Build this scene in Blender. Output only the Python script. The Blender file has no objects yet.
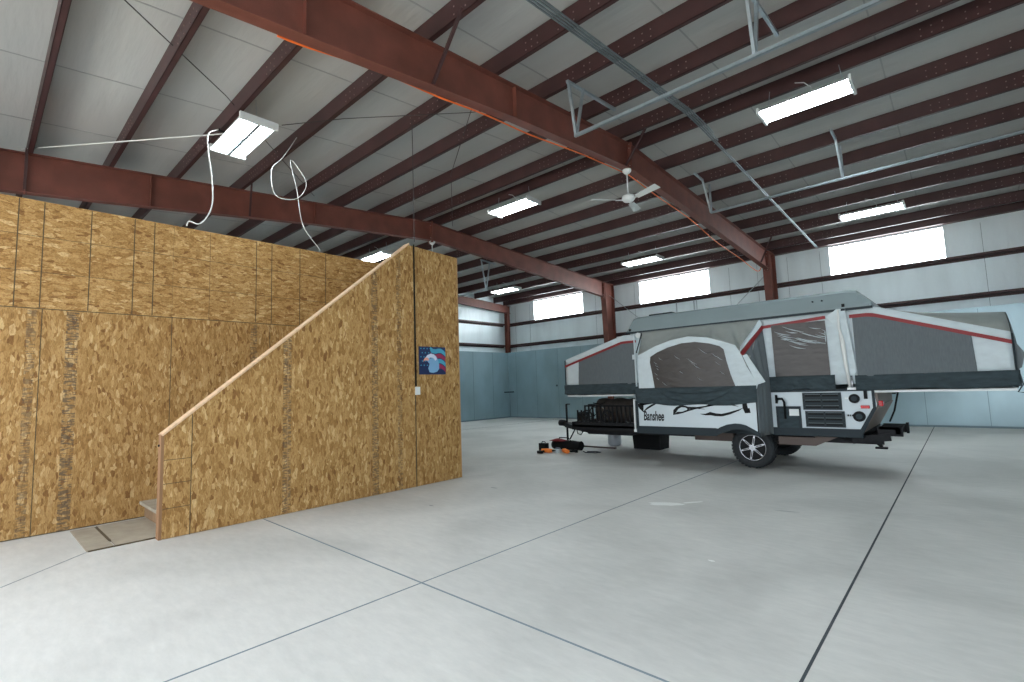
import bpy, bmesh, math, random
from mathutils import Vector, Matrix
from math import sin, cos, pi, radians
S = bpy.context.scene
COL = S.collection
random.seed(7)

# ------------------------------------------------------------------ camera
YAW, PITCH, ROLL = radians(42.419), radians(5.298), radians(-1.929)
fw = Vector((-sin(YAW) * cos(PITCH), cos(YAW) * cos(PITCH), sin(PITCH)))
rt = Vector((cos(YAW), sin(YAW), 0))
up = rt.cross(fw)
r2 = rt * cos(ROLL) + up * sin(ROLL)
u2 = -rt * sin(ROLL) + up * cos(ROLL)
cam_d = bpy.data.cameras.new('camera')
cam = bpy.data.objects.new('camera', cam_d)
COL.objects.link(cam)
m = Matrix((r2, u2, -fw)).transposed().to_4x4()
m.translation = (0, 0, 1.42)
cam.matrix_world = m
cam_d.sensor_width = 36
cam_d.lens = 495.43 / 1024 * 36
cam_d.clip_start = .05
S.camera = cam

# ------------------------------------------------------------------ light and exposure
w = bpy.data.worlds.new('sky')
S.world = w
w.use_nodes = True
bg = w.node_tree.nodes['Background']
bg.inputs[0].default_value = (.87, .93, 1.0, 1)
bg.inputs[1].default_value = 3.5
S.view_settings.view_transform = 'Standard'
S.view_settings.look = 'None'
S.view_settings.gamma = 1
S.view_settings.use_curve_mapping = False
S.view_settings.exposure = 0.0
TUBE = 32.0      # emission of the lamp tubes
PANEL = 18.0      # daylight panels
try:
    S.cycles.use_denoising = True
    S.cycles.max_bounces = 10
    S.cycles.diffuse_bounces = 6
    S.cycles.sample_clamp_indirect = 6
except Exception:
    pass
# guides the renderer to the open doorway (a portal gives off no light of its own)
pd = bpy.data.lights.new('doorway_portal', 'AREA')
pd.shape = 'RECTANGLE'; pd.size = 16.0; pd.size_y = 4.4
pd.cycles.is_portal = True
po = bpy.data.objects.new('doorway_portal', pd)
COL.objects.link(po)
po.location = (-4.5, -1.25, 2.2)
po.rotation_euler = (radians(90), 0, 0)      # faces +y, into the hall

# ------------------------------------------------------------------ materials
MATS = {}
sd = bpy.data.lights.new('sun', 'SUN'); sd.energy = 24.0; sd.angle = radians(.6); sd.color = (1, .96, .9)
so_ = bpy.data.objects.new('sun', sd); COL.objects.link(so_); so_.rotation_euler = (radians(-32), 0, radians(-8))   # comes from beyond the far wall, lights the apron
def mat(name, col, rough=.6, metal=0., noise=0., scale=8., bump=0., bscale=30., stretch=(1, 1, 1), spec=.5, alpha=1., trans=0.):
    if name in MATS: return MATS[name]
    M = bpy.data.materials.new(name); M.use_nodes = True
    nt = M.node_tree; N = nt.nodes; L = nt.links
    b = N['Principled BSDF']
    b.inputs['Base Color'].default_value = (*col, 1)
    b.inputs['Roughness'].default_value = rough
    b.inputs['Metallic'].default_value = metal
    b.inputs['Specular IOR Level'].default_value = spec
    b.inputs['Alpha'].default_value = alpha
    b.inputs['Transmission Weight'].default_value = trans
    tc = N.new('ShaderNodeTexCoord'); mp = N.new('ShaderNodeMapping')
    mp.inputs['Scale'].default_value = stretch
    L.new(tc.outputs['Object'], mp.inputs[0])
    if noise:
        n = N.new('ShaderNodeTexNoise'); n.inputs['Scale'].default_value = scale; n.inputs['Detail'].default_value = 5
        L.new(mp.outputs[0], n.inputs[0])
        r = N.new('ShaderNodeValToRGB')
        r.color_ramp.elements[0].position = .3; r.color_ramp.elements[1].position = .7
        r.color_ramp.elements[0].color = (*[c * (1 - noise) for c in col], 1)
        r.color_ramp.elements[1].color = (*[min(1, c * (1 + noise)) for c in col], 1)
        L.new(n.outputs[0], r.inputs[0]); L.new(r.outputs[0], b.inputs['Base Color'])
    if bump:
        n2 = N.new('ShaderNodeTexNoise'); n2.inputs['Scale'].default_value = bscale; n2.inputs['Detail'].default_value = 4
        L.new(mp.outputs[0], n2.inputs[0])
        bp = N.new('ShaderNodeBump'); bp.inputs['Strength'].default_value = bump; bp.inputs['Distance'].default_value = .02
        L.new(n2.outputs[0], bp.inputs['Height']); L.new(bp.outputs[0], b.inputs['Normal'])
    MATS[name] = M
    return M
def emit(name, col, s):
    M = bpy.data.materials.new(name); M.use_nodes = True
    b = M.node_tree.nodes['Principled BSDF']
    b.inputs['Base Color'].default_value = (*col, 1)
    b.inputs['Emission Color'].default_value = (*col, 1); b.inputs['Emission Strength'].default_value = s
    MATS[name] = M
    return M

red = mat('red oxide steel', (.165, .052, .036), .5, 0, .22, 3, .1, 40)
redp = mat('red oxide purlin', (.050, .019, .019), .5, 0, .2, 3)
bolt_m = mat('bolt head', (.34, .26, .24), .4, .5)
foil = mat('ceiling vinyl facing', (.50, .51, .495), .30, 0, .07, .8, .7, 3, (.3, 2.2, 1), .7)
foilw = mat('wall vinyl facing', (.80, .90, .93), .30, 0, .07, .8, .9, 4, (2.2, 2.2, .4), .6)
liner = mat('galvanised liner', (.36, .48, .525), .30, .6, .12, 1.2, .25, 1.4, (1, 1, .6))
liner_s = mat('liner seam', (.20, .27, .30), .5, .3)
steeld = mat('dull conduit', (.20, .235, .25), .45, .6, .15, 10)  # darker copy of the conduit steel, shade under the roof put into the colour
steel = mat('galvanised conduit', (.45, .52, .56), .35, .7, .1, 10)
conc_w = mat('pad concrete', (.36, .32, .25), .8, 0, .14, 6, .1, 60)
wood = mat('pale pine', (.72, .50, .32), .6, 0, .15, 4, .05, 30, (1, 6, 6))
woodd = mat('brown riser board', (.25, .16, .09), .7, 0, .2, 6)
black = mat('black plastic', (.006, .007, .008), .6, spec=.2)
blackm = mat('black painted steel', (.011, .012, .014), .6, 0, .3, 20, spec=.2)
dgrey = mat('charcoal trim', (.022, .033, .040), .6, spec=.25)
white = mat('white fibreglass', (.56, .64, .68), .35, 0, .04, 2)
whitep = mat('white plastic', (.72, .76, .76), .4)
roofm = mat('grey green roof shell', (.20, .255, .268), .5, 0, .05, 2)
canvas = mat('white tent canvas', (.56, .64, .67), .75, 0, .07, 6, .5, 7, (1, 1, 2))
canvg = mat('grey tent roof cloth', (.25, .27, .255), .7, 0, .08, 4, .5, 6)
mesh_m = mat('grey mesh cloth', (.115, .135, .145), .8, 0, .1, 25, .25, 8, (3, 3, .5))
skirt_m = mat('charcoal skirt cloth', (.042, .060, .068), .85, 0, .2, 7, .8, 10, (1, 1, 3), .2)
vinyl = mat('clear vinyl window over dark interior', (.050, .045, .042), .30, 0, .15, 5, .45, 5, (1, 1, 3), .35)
redc = mat('dark red piping', (.24, .018, .022), .6)
redl = mat('red lens', (.5, .01, .015), .25)
orange = mat('orange cord', (.85, .16, .02), .5)
whitec = mat('white cable', (.7, .72, .7), .5)
darkw = mat('dark wire', (.05, .045, .045), .6)
tire = mat('tyre rubber', (.018, .022, .025), .8, 0, .2, 30, .4, 60)
alloy = mat('bright alloy', (.48, .50, .53), .25, .8)
brown = mat('brown rear panel', (.20, .155, .135), .5)
sole = mat('brown axle steel', (.10, .075, .065), .6, .2)
tube_m = emit('lamp tube', (.86, .96, 1.0), TUBE)
win_m = emit('daylight panel', (.86, .96, 1.0), PANEL)
lamp_w = mat('lamp housing', (.65, .68, .68), .4)

def osb(name, sx, sz, tint=1.0, bands=()):
    """strand board: layers of elongated flakes; y/z are the board's plane"""
    M = bpy.data.materials.new(name); M.use_nodes = True
    nt = M.node_tree; N = nt.nodes; L = nt.links; b = N['Principled BSDF']
    b.inputs['Roughness'].default_value = .72; b.inputs['Specular IOR Level'].default_value = .3
    tc = N.new('ShaderNodeTexCoord')
    def layer(rot, sc, seed):
        mp = N.new('ShaderNodeMapping'); mp.inputs['Location'].default_value = (seed, seed * 1.7, seed * .6)
        mp.inputs['Rotation'].default_value = (rot, 0, 0); mp.inputs['Scale'].default_value = (1, sx * sc, sz * sc)
        nz = N.new('ShaderNodeTexNoise'); nz.inputs['Scale'].default_value = 4.5; nz.inputs['Detail'].default_value = 2
        L.new(tc.outputs['Object'], nz.inputs[0])
        mx = N.new('ShaderNodeMixRGB'); mx.blend_type = 'ADD'; mx.inputs[0].default_value = .07
        L.new(tc.outputs['Object'], mx.inputs[1]); L.new(nz.outputs['Color'], mx.inputs[2])
        L.new(mx.outputs[0], mp.inputs[0])
        v = N.new('ShaderNodeTexVoronoi'); v.inputs['Scale'].default_value = 1.0
        L.new(mp.outputs[0], v.inputs['Vector'])
        return v
    rots = [(.25, .45, 0), (-.45, .62, 3.1), (.9, 1.1, 7.7), (-.15, .55, 5.2), (.5, .8, 9.2)]
    vs = [layer(*r) for r in rots]
    prev = None
    for i, v in enumerate(vs):
        sep = N.new('ShaderNodeSeparateColor'); L.new(v.outputs['Color'], sep.inputs[0])
        cr = N.new('ShaderNodeValToRGB'); e = cr.color_ramp.elements
        e[0].position = 0; e[0].color = (.26 * tint, .125 * tint, .035 * tint, 1)
        e[1].position = 1; e[1].color = (.72 * tint, .50 * tint, .24 * tint, 1)
        for p_, c_ in ((.08, (.36, .19, .058)), (.4, (.47, .275, .095)), (.85, (.57, .35, .135))):
            x = e.new(p_); x.color = (*[k * tint for k in c_], 1)
        L.new(sep.outputs[0], cr.inputs[0])
        if prev is None: prev = cr.outputs[0]
        else:
            mx = N.new('ShaderNodeMixRGB'); gt = N.new('ShaderNodeMath'); gt.operation = 'GREATER_THAN'; gt.inputs[1].default_value = .55
            L.new(sep.outputs[1], gt.inputs[0]); L.new(gt.outputs[0], mx.inputs[0])
            L.new(prev, mx.inputs[1]); L.new(cr.outputs[0], mx.inputs[2]); prev = mx.outputs[0]
    # fine fibres inside the flakes
    mf = N.new('ShaderNodeMapping'); mf.inputs['Scale'].default_value = (1, sx * 3.2, sz * 1.6); mf.inputs['Rotation'].default_value = (.35, 0, 0)
    L.new(tc.outputs['Object'], mf.inputs[0])
    nf = N.new('ShaderNodeTexNoise'); nf.inputs['Scale'].default_value = 1; nf.inputs['Detail'].default_value = 4; nf.inputs['Distortion'].default_value = .8; L.new(mf.outputs[0], nf.inputs[0])
    rf = N.new('ShaderNodeValToRGB'); rf.color_ramp.elements[0].position = .34; rf.color_ramp.elements[0].color = (.62, .56, .48, 1)
    rf.color_ramp.elements[1].position = .58; rf.color_ramp.elements[1].color = (1.08, 1.07, 1.05, 1)
    L.new(nf.outputs[0], rf.inputs[0])
    mm_ = N.new('ShaderNodeMixRGB'); mm_.blend_type = 'MULTIPLY'; mm_.inputs[0].default_value = .85
    L.new(prev, mm_.inputs[1]); L.new(rf.outputs[0], mm_.inputs[2]); prev = mm_.outputs[0]
    # printed ink columns on the boards
    sp = N.new('ShaderNodeSeparateXYZ'); L.new(tc.outputs['Object'], sp.inputs[0])
    for (yc, hw, z0, z1, dark) in bands:
        a = N.new('ShaderNodeMath'); a.operation = 'COMPARE'; a.inputs[1].default_value = yc; a.inputs[2].default_value = hw
        L.new(sp.outputs[1], a.inputs[0])
        z = N.new('ShaderNodeMath'); z.operation = 'COMPARE'; z.inputs[1].default_value = (z0 + z1) / 2; z.inputs[2].default_value = (z1 - z0) / 2
        L.new(sp.outputs[2], z.inputs[0])
        mpp = N.new('ShaderNodeMapping'); mpp.inputs['Scale'].default_value = (1, 16, 75)
        L.new(tc.outputs['Object'], mpp.inputs[0])
        n = N.new('ShaderNodeTexNoise'); n.inputs['Scale'].default_value = 1; n.inputs['Detail'].default_value = 1; L.new(mpp.outputs[0], n.inputs[0])
        r = N.new('ShaderNodeValToRGB'); r.color_ramp.elements[0].position = .45; r.color_ramp.elements[1].position = .55
        L.new(n.outputs[0], r.inputs[0])
        m1 = N.new('ShaderNodeMath'); m1.operation = 'MULTIPLY'; L.new(a.outputs[0], m1.inputs[0]); L.new(z.outputs[0], m1.inputs[1])
        m2 = N.new('ShaderNodeMath'); m2.operation = 'MULTIPLY'; L.new(m1.outputs[0], m2.inputs[0]); L.new(r.outputs[0], m2.inputs[1])
        m3 = N.new('ShaderNodeMath'); m3.operation = 'MULTIPLY'; m3.inputs[1].default_value = dark; L.new(m2.outputs[0], m3.inputs[0])
        mx = N.new('ShaderNodeMixRGB'); L.new(m3.outputs[0], mx.inputs[0]); L.new(prev, mx.inputs[1]); mx.inputs[2].default_value = (.09, .07, .05, 1)
        prev = mx.outputs[0]
    L.new(prev, b.inputs['Base Color'])
    MATS[name] = M
    return M
osb_low = osb('strand board standing', 46, 17, .80, ((.76, .055, 0, 2.44, .75), (.42, .04, 0, 2.44, .55), (2.72, .045, 0, 2.44, .6)))
osb_up = osb('strand board lying', 17, 46, .84)
osb_g = osb('strand board guard', 46, 17, .86, ((2.62, .05, 0, 3.6, .65), (3.84, .05, 0, 3.6, .65), (4.25, .04, 0, 3.6, .5)))
seam = mat('pencil line and gap', (.085, .06, .03), .9)
edge_w = mat('board edge', (.42, .25, .12), .8)

def floor_material():
    M = bpy.data.materials.new('polished concrete'); M.use_nodes = True
    nt = M.node_tree; N = nt.nodes; L = nt.links; b = N['Principled BSDF']
    tc = N.new('ShaderNodeTexCoord')
    n1 = N.new('ShaderNodeTexNoise'); n1.inputs['Scale'].default_value = .55; n1.inputs['Detail'].default_value = 7; n1.inputs['Distortion'].default_value = .6
    n2 = N.new('ShaderNodeTexNoise'); n2.inputs['Scale'].default_value = 5; n2.inputs['Detail'].default_value = 8; n2.inputs['Roughness'].default_value = .7
    mp = N.new('ShaderNodeMapping'); mp.inputs['Rotation'].default_value = (0, 0, .5); mp.inputs['Scale'].default_value = (1, 3, 1)
    L.new(tc.outputs['Object'], n1.inputs[0]); L.new(tc.outputs['Object'], mp.inputs[0]); L.new(mp.outputs[0], n2.inputs[0])
    r1 = N.new('ShaderNodeValToRGB'); e = r1.color_ramp.elements
    e[0].position = .36; e[0].color = (.545, .545, .52, 1); e[1].position = .60; e[1].color = (.68, .675, .645, 1)
    L.new(n1.outputs[0], r1.inputs[0])
    r2_ = N.new('ShaderNodeValToRGB'); e = r2_.color_ramp.elements
    e[0].position = .35; e[0].color = (.90, .905, .905, 1); e[1].position = .7; e[1].color = (1.04, 1.04, 1.04, 1)
    L.new(n2.outputs[0], r2_.inputs[0])
    mx = N.new('ShaderNodeMixRGB'); mx.blend_type = 'MULTIPLY'; mx.inputs[0].default_value = 1
    L.new(r1.outputs[0], mx.inputs[1]); L.new(r2_.outputs[0], mx.inputs[2])
    L.new(mx.outputs[0], b.inputs['Base Color'])
    rr = N.new('ShaderNodeMapRange'); rr.inputs['To Min'].default_value = .48; rr.inputs['To Max'].default_value = .66
    L.new(n2.outputs[0], rr.inputs[0]); L.new(rr.outputs[0], b.inputs['Roughness'])
    b.inputs['Specular IOR Level'].default_value = .4
    MATS['floor'] = M
    return M
conc = floor_material()
joint = mat('floor joint filler', (.05, .062, .07), .9)
jointb = mat('blue chalked joint', (.20, .25, .28), .9)
chip = mat('bare plaster patch', (.88, .89, .87), .8)
scuff = mat('grey scuff', (.33, .34, .34), .8, 0, .2, 20)

# ------------------------------------------------------------------ mesh helpers
class MB:
    def __init__(s): s.v = []; s.f = []; s.m = []; s.mats = []; s.sm = []
    def mi(s, m):
        if m not in s.mats: s.mats.append(m)
        return s.mats.index(m)
    def face(s, pts, m, smooth=False):
        i = len(s.v); s.v += [tuple(p) for p in pts]; s.f.append(tuple(range(i, i + len(pts)))); s.m.append(s.mi(m)); s.sm.append(smooth)
    def raw(s, vs, fs, m, smooth=False):
        i = len(s.v); s.v += [tuple(p) for p in vs]; k = s.mi(m)
        for f in fs: s.f.append(tuple(i + a for a in f)); s.m.append(k); s.sm.append(smooth)
        return s
    def box(s, a, b, m):
        x0, x1 = sorted((a[0], b[0])); y0, y1 = sorted((a[1], b[1])); z0, z1 = sorted((a[2], b[2]))
        return s.raw([(x0, y0, z0), (x1, y0, z0), (x1, y1, z0), (x0, y1, z0), (x0, y0, z1), (x1, y0, z1), (x1, y1, z1), (x0, y1, z1)],
                     [(0, 3, 2, 1), (4, 5, 6, 7), (0, 1, 5, 4), (1, 2, 6, 5), (2, 3, 7, 6), (3, 0, 4, 7)], m)
    def bar(s, p, q, wd, ht, m, upv=(0, 0, 1)):
        p = Vector(p); q = Vector(q); d = (q - p).normalized(); u = Vector(upv)
        if abs(d.dot(u)) > .98: u = Vector((0, 1, 0))
        r = d.cross(u).normalized(); u = r.cross(d)
        vs = [c + r * a * wd / 2 + u * b_ * ht / 2 for c in (p, q) for a, b_ in ((-1, -1), (1, -1), (1, 1), (-1, 1))]
        return s.raw(vs, [(3, 2, 1, 0), (4, 5, 6, 7), (0, 1, 5, 4), (1, 2, 6, 5), (2, 3, 7, 6), (3, 0, 4, 7)], m)
    def tube(s, pts, rad, m, n=8):
        pts = [Vector(p) for p in pts]; rings = []
        for i, p in enumerate(pts):
            d = (pts[min(i + 1, len(pts) - 1)] - pts[max(i - 1, 0)])
            if d.length < 1e-9: d = Vector((0, 0, 1))
            d.normalize(); u = Vector((0, 0, 1)) if abs(d.z) < .95 else Vector((1, 0, 0))
            r = d.cross(u).normalized(); u = r.cross(d)
            R = rad[i] if isinstance(rad, (list, tuple)) else rad
            rings.append([p + (r * cos(2 * pi * k / n) + u * sin(2 * pi * k / n)) * R for k in range(n)])
        vs = [v for r_ in rings for v in r_]; fs = []
        for i in range(len(pts) - 1):
            for k in range(n): fs.append((i * n + k, i * n + (k + 1) % n, (i + 1) * n + (k + 1) % n, (i + 1) * n + k))
        s.raw(vs, fs, m, True)
        s.raw(rings[0], [tuple(range(n))], m); s.raw(rings[-1], [tuple(reversed(range(n)))], m)
        return s
    def disc(s, c, ax, r, h, m, n=24, r1=None):
        """cylinder centred at c along ax"""
        c = Vector(c); a = Vector(ax).normalized()
        return s.tube([c - a * h / 2, c + a * h / 2], [r, r if r1 is None else r1], m, n)
    def prism(s, poly, d, m, side=None):
        """planar polygon extruded by d"""
        d = Vector(d); A = [Vector(p) for p in poly]; B = [p + d for p in A]; n = len(A)
        s.raw(A, [tuple(range(n))], m); s.raw(B, [tuple(reversed(range(n)))], m)
        s.raw(A + B, [(i, n + i, n + (i + 1) % n, (i + 1) % n) for i in range(n)], side or m)
        return s
    def grid(s, fn, nu, nv, m, smooth=True):
        vs = [fn(i / nu, j / nv) for i in range(nu + 1) for j in range(nv + 1)]
        return s.raw(vs, [(i * (nv + 1) + j, (i + 1) * (nv + 1) + j, (i + 1) * (nv + 1) + j + 1, i * (nv + 1) + j + 1) for i in range(nu) for j in range(nv)], m, smooth)
    def build(s, name, parent=None, loc=None, bevel=0, solid=0):
        me = bpy.data.meshes.new(name)
        o = Vector(loc) if loc is not None else Vector((0, 0, 0))
        me.from_pydata([tuple(Vector(v) - o) for v in s.v], [], s.f)
        for mm in s.mats: me.materials.append(mm)
        me.polygons.foreach_set('material_index', s.m); me.polygons.foreach_set('use_smooth', s.sm)
        bm = bmesh.new(); bm.from_mesh(me)
        bmesh.ops.remove_doubles(bm, verts=bm.verts, dist=1e-5)
        bmesh.ops.recalc_face_normals(bm, faces=bm.faces)
        bm.to_mesh(me); bm.free(); me.update()
        ob = bpy.data.objects.new(name, me); COL.objects.link(ob)
        if parent is not None:
            ob.parent = parent
            ob.location = o - parent_world(parent)
        else: ob.location = o
        if solid:
            md = ob.modifiers.new('s', 'SOLIDIFY'); md.thickness = solid; md.offset = 0
        if bevel:
            md = ob.modifiers.new('b', 'BEVEL'); md.width = bevel; md.segments = 2; md.limit_method = 'ANGLE'
        return ob
def parent_world(o):
    p = Vector(o.location)
    while o.parent is not None:
        o = o.parent; p += Vector(o.location)
    return p
def tag(o, label, cat, group=None, kind=None):
    o['label'] = label; o['category'] = cat
    if group: o['group'] = group
    if kind: o['kind'] = kind
    return o
def thing(name, loc, label, cat, group=None, kind=None):
    o = bpy.data.objects.new(name, None); COL.objects.link(o); o.location = loc
    o.empty_display_size = .1
    return tag(o, label, cat, group, kind)
def lab(o, text): o['label'] = text; return o
def dup(root, loc, label, group=None):
    r = root.copy(); COL.objects.link(r); r.location = loc; r['label'] = label
    if group: r['group'] = group
    for ch in list(root.children):
        c = ch.copy(); COL.objects.link(c); c.parent = r
        for g in ch.children:
            d = g.copy(); COL.objects.link(d); d.parent = c
    return r

# ------------------------------------------------------------------ dimensions
XL, XR = -16.50, 7.6          # end walls
XLN, YLN = -16.05, 17.24      # inner metal lining stands proud of the wall
YN, YF = -1.2, 17.70          # near and far eave walls
YR, ZR = 8.25, 5.94           # ridge, underside of the purlins
def zp(y): return ZR - (.056 * (y - YR) if y > YR else .0875 * (YR - y))
PH = .265                     # purlin height
FX = (-16.0, -10.4, -4.4, 1.75, 7.45)

# ------------------------------------------------------------------ floor
f = MB(); f.box((XL, YN - .3, -.15), (XR, YF + .1, 0), conc)
fl = f.build('floor'); tag(fl, 'smooth pale grey concrete slab floor of the hall', 'floor', kind='structure')
j = MB()
for x, wd, mm in ((-3.11, .010, jointb), (-13.0, .014, joint), (2.35, .014, joint)):
    j.box((x - wd / 2, YN, 0), (x + wd / 2, YLN, .0025), mm)
j.bar((-6.13, 2.355, .0005), (XR, 2.21, .0005), .014, .003, jointb)
j.bar((-5.68, .23, .001), (-6.27, .81, .001), .008, .002, jointb)
j.bar((-.70, 2.55, .001), (-.78, YLN, .001), .014, .003, joint); j.bar((-.70, YN, .001), (-.70, 2.55, .001), .014, .003, joint)
j.build('floor_joint', fl)
g = MB()
def blob(cx, cy, a, b_, m, rot=0, n=14, h=.0022, jit=.35, seed=1):
    rr = random.Random(seed); pts = []
    for k in range(n):
        q = 2 * pi * k / n; r = 1 - jit * rr.random()
        x, y = a * r * cos(q), b_ * r * sin(q)
        pts.append((cx + x * cos(rot) - y * sin(rot), cy + x * sin(rot) + y * cos(rot), h))
    g.face(pts, m)
blob(-2.72, 5.55, .23, .10, chip, .5, seed=3); blob(-2.52, 5.78, .16, .03, chip, .9, seed=4)
blob(-1.62, 4.02, .035, .02, chip, 0, seed=5)
blob(.05, 3.22, .06, .02, chip, .3, seed=6); blob(.17, 3.2, .05, .02, chip, .2, seed=8)
blob(.32, 3.36, .07, .015, scuff, 0, seed=9); blob(.40, 3.38, .03, .008, chip, 0, seed=10)
blob(.06, 2.72, .03, .018, scuff, 0, seed=11); blob(-1.55, 5.95, .15, .012, scuff, .2, seed=12)
blob(-5.1, 5.1, .08, .02, scuff, 0, seed=13); blob(-5.0, 3.9, .05, .02, scuff, 0, seed=14)
o = g.build('floor_stain', fl); lab(o, 'white chips and grey scuffs on the slab')

pad = MB()
pad.box((-7.40, .81, 0), (-6.27, 1.015, .012), conc_w); pad.box((-7.40, 1.03, 0), (-6.27, 1.46, .014), conc_w)
pad.box((-7.36, 1.010, 0), (-6.52, 1.034, .0145), seam); pad.box((-6.272, .82, 0), (-6.262, 1.40, .0125), seam)  # dark board gap, then a shadow line painted along the pad's edge
pad.box((-7.40, 1.46, 0), (-6.30, 1.55, .014), conc_w)
tag(pad.build('floor_patch'), 'rough grey board pad on the floor at the foot of the stair', 'pad')

# ground outside the open doorway behind the camera
gr = MB(); gr.box((-30, -30, -.2), (30, YN - .3, -.02), conc)
tag(gr.build('ground'), 'concrete apron outside the open doorway', 'ground', kind='structure')

# ------------------------------------------------------------------ roof lining (ceiling)
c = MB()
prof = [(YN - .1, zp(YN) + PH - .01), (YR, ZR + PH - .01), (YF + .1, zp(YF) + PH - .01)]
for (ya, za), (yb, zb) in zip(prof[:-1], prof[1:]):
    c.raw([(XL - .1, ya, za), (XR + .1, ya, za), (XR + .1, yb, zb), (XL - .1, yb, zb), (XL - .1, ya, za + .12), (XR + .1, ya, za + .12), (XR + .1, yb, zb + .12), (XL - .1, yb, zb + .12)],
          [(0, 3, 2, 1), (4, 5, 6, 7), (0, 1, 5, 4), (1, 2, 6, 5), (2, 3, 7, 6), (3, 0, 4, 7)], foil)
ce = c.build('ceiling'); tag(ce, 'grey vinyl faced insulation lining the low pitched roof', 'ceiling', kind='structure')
c = MB()
x = -15.2
sm_ = mat('lining tape seam', (.36, .37, .37), .5)
while x < 7.4:
    for (ya, za), (yb, zb) in zip(prof[:-1], prof[1:]):
        c.bar((x, ya, za - .002), (x, yb, zb - .002), .02, .004, sm_)
    x += 1.83
c.build('seam_tape', ce)

# ------------------------------------------------------------------ walls
ZG1, ZG2, ZLIN = 3.37, 4.40, 3.04
def ztop(y): return zp(y) + PH
# far eave wall with three daylight panels
wins = [(-14.72, -11.97), (-9.27, -6.53), (-2.83, -.17)]
wb = MB(); xs = XL
zt = ztop(YF)
WZ0, WZ1 = 4.48, 5.36
wb.box((XL - .1, YF, 0), (XR + .1, YF + .15, WZ0), foilw)
wb.box((XL - .1, YF, WZ1), (XR + .1, YF + .15, zt + .1), foilw)
for a, b_ in wins + [(XR + .1, 0)]:
    wb.box((xs - (.1 if xs == XL else 0), YF, WZ0), (a, YF + .15, WZ1), foilw); xs = b_
wall_back = wb.build('wall_back'); tag(wall_back, 'long far wall, white insulation above and metal sheets below', 'wall', kind='structure')
lb = MB(); lb.box((XLN, YLN, 0), (XR, YLN + .03, ZLIN), liner)
x = XLN + .5
while x < XR: lb.box((x, YLN - .005, 0), (x + .012, YLN + .002, ZLIN), liner_s); x += 1.22
lb.box((XLN, YLN - .008, ZLIN - .03), (XR, YLN + .01, ZLIN + .005), liner); lb.box((XLN, YLN + .03, ZLIN - .03), (XR, YF - .002, ZLIN), liner)
lb.box((XLN, YLN - .010, 0), (XR, YLN, .05), liner_s)
lab(lb.build('metal_liner', wall_back), 'bluish galvanised sheets on the lower wall')
sb = MB(); x = XL + .6
while x < XR:
    sb.box((x, YF - .004, ZLIN), (x + .008, YF, 5.3), liner_s) if not any(a - .05 < x < b_ + .05 for a, b_ in wins) else None
    x += .915
sb.build('insulation_seam', wall_back)
for i, (a, b_) in enumerate(wins):
    q = MB(); q.box((a, YF + .03, WZ0), (b_, YF + .05, WZ1), win_m)
    n = 3
    wn = q.build('window_%d' % (i + 1))
    tag(wn, ['left of three high daylight panels, nearest the hall corner', 'middle high daylight panel, between the two posts', 'right high daylight panel, above the camper tent'][i], 'window', 'high daylight panels', 'structure')
    q = MB(); q.box((a - .03, YF - .006, WZ0), (a, YF + .03, WZ1), foilw); q.box((b_, YF - .006, WZ0), (b_ + .03, YF + .03, WZ1), foilw)
    q.box((a - .03, YF - .006, WZ1), (b_ + .03, YF + .03, WZ1 + .03), foilw); q.box((a - .03, YF - .006, WZ0 - .03), (b_ + .03, YF + .03, WZ0), foilw)
    q.build('window_frame', wn)
# end wall at left
wl = MB()
def gable(mb, x0, x1, m):
    pts = [(YN - .1, 0), (YF + .1, 0), (YF + .1, ztop(YF)), (YR, ZR + PH), (YN - .1, ztop(YN))]
    mb.prism([(x0, y, z) for y, z in pts], (x1 - x0, 0, 0), m)
gable(wl, XL - .15, XL, foilw)
wall_left = wl.build('wall_left'); tag(wall_left, 'far left end wall, white insulation above and metal sheets below', 'wall', kind='structure')
lb = MB(); lb.box((XLN - .03, YN, 0), (XLN, YLN, ZLIN), liner)
y = YN + .3
while y < YLN: lb.box((XLN - .002, y, 0), (XLN + .005, y + .012, ZLIN), liner_s); y += 1.22
lb.box((XLN, YN, 0), (XLN + .01, YLN, .05), liner_s); lb.box((XL + .002, YN, ZLIN - .03), (XLN - .03, YLN, ZLIN), liner)
lab(lb.build('metal_liner', wall_left), 'bluish galvanised sheets on the lower wall')
wr = MB(); gable(wr, XR, XR + .15, foilw)
tag(wr.build('wall_right'), 'near right end wall outside the picture', 'wall', kind='structure')
wf = MB(); zt = ztop(YN)
wf.box((XL - .1, YN - .15, 0), (-12.5, YN, zt), foilw); wf.box((3.5, YN - .15, 0), (XR + .1, YN, zt), foilw); wf.box((-12.5, YN - .15, 4.4), (3.5, YN, zt), foilw)  # unseen opening, stretched leftwards so more light reaches the ceiling
tag(wf.build('wall_front'), 'near eave wall with the wide open doorway', 'wall', kind='structure')

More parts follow.
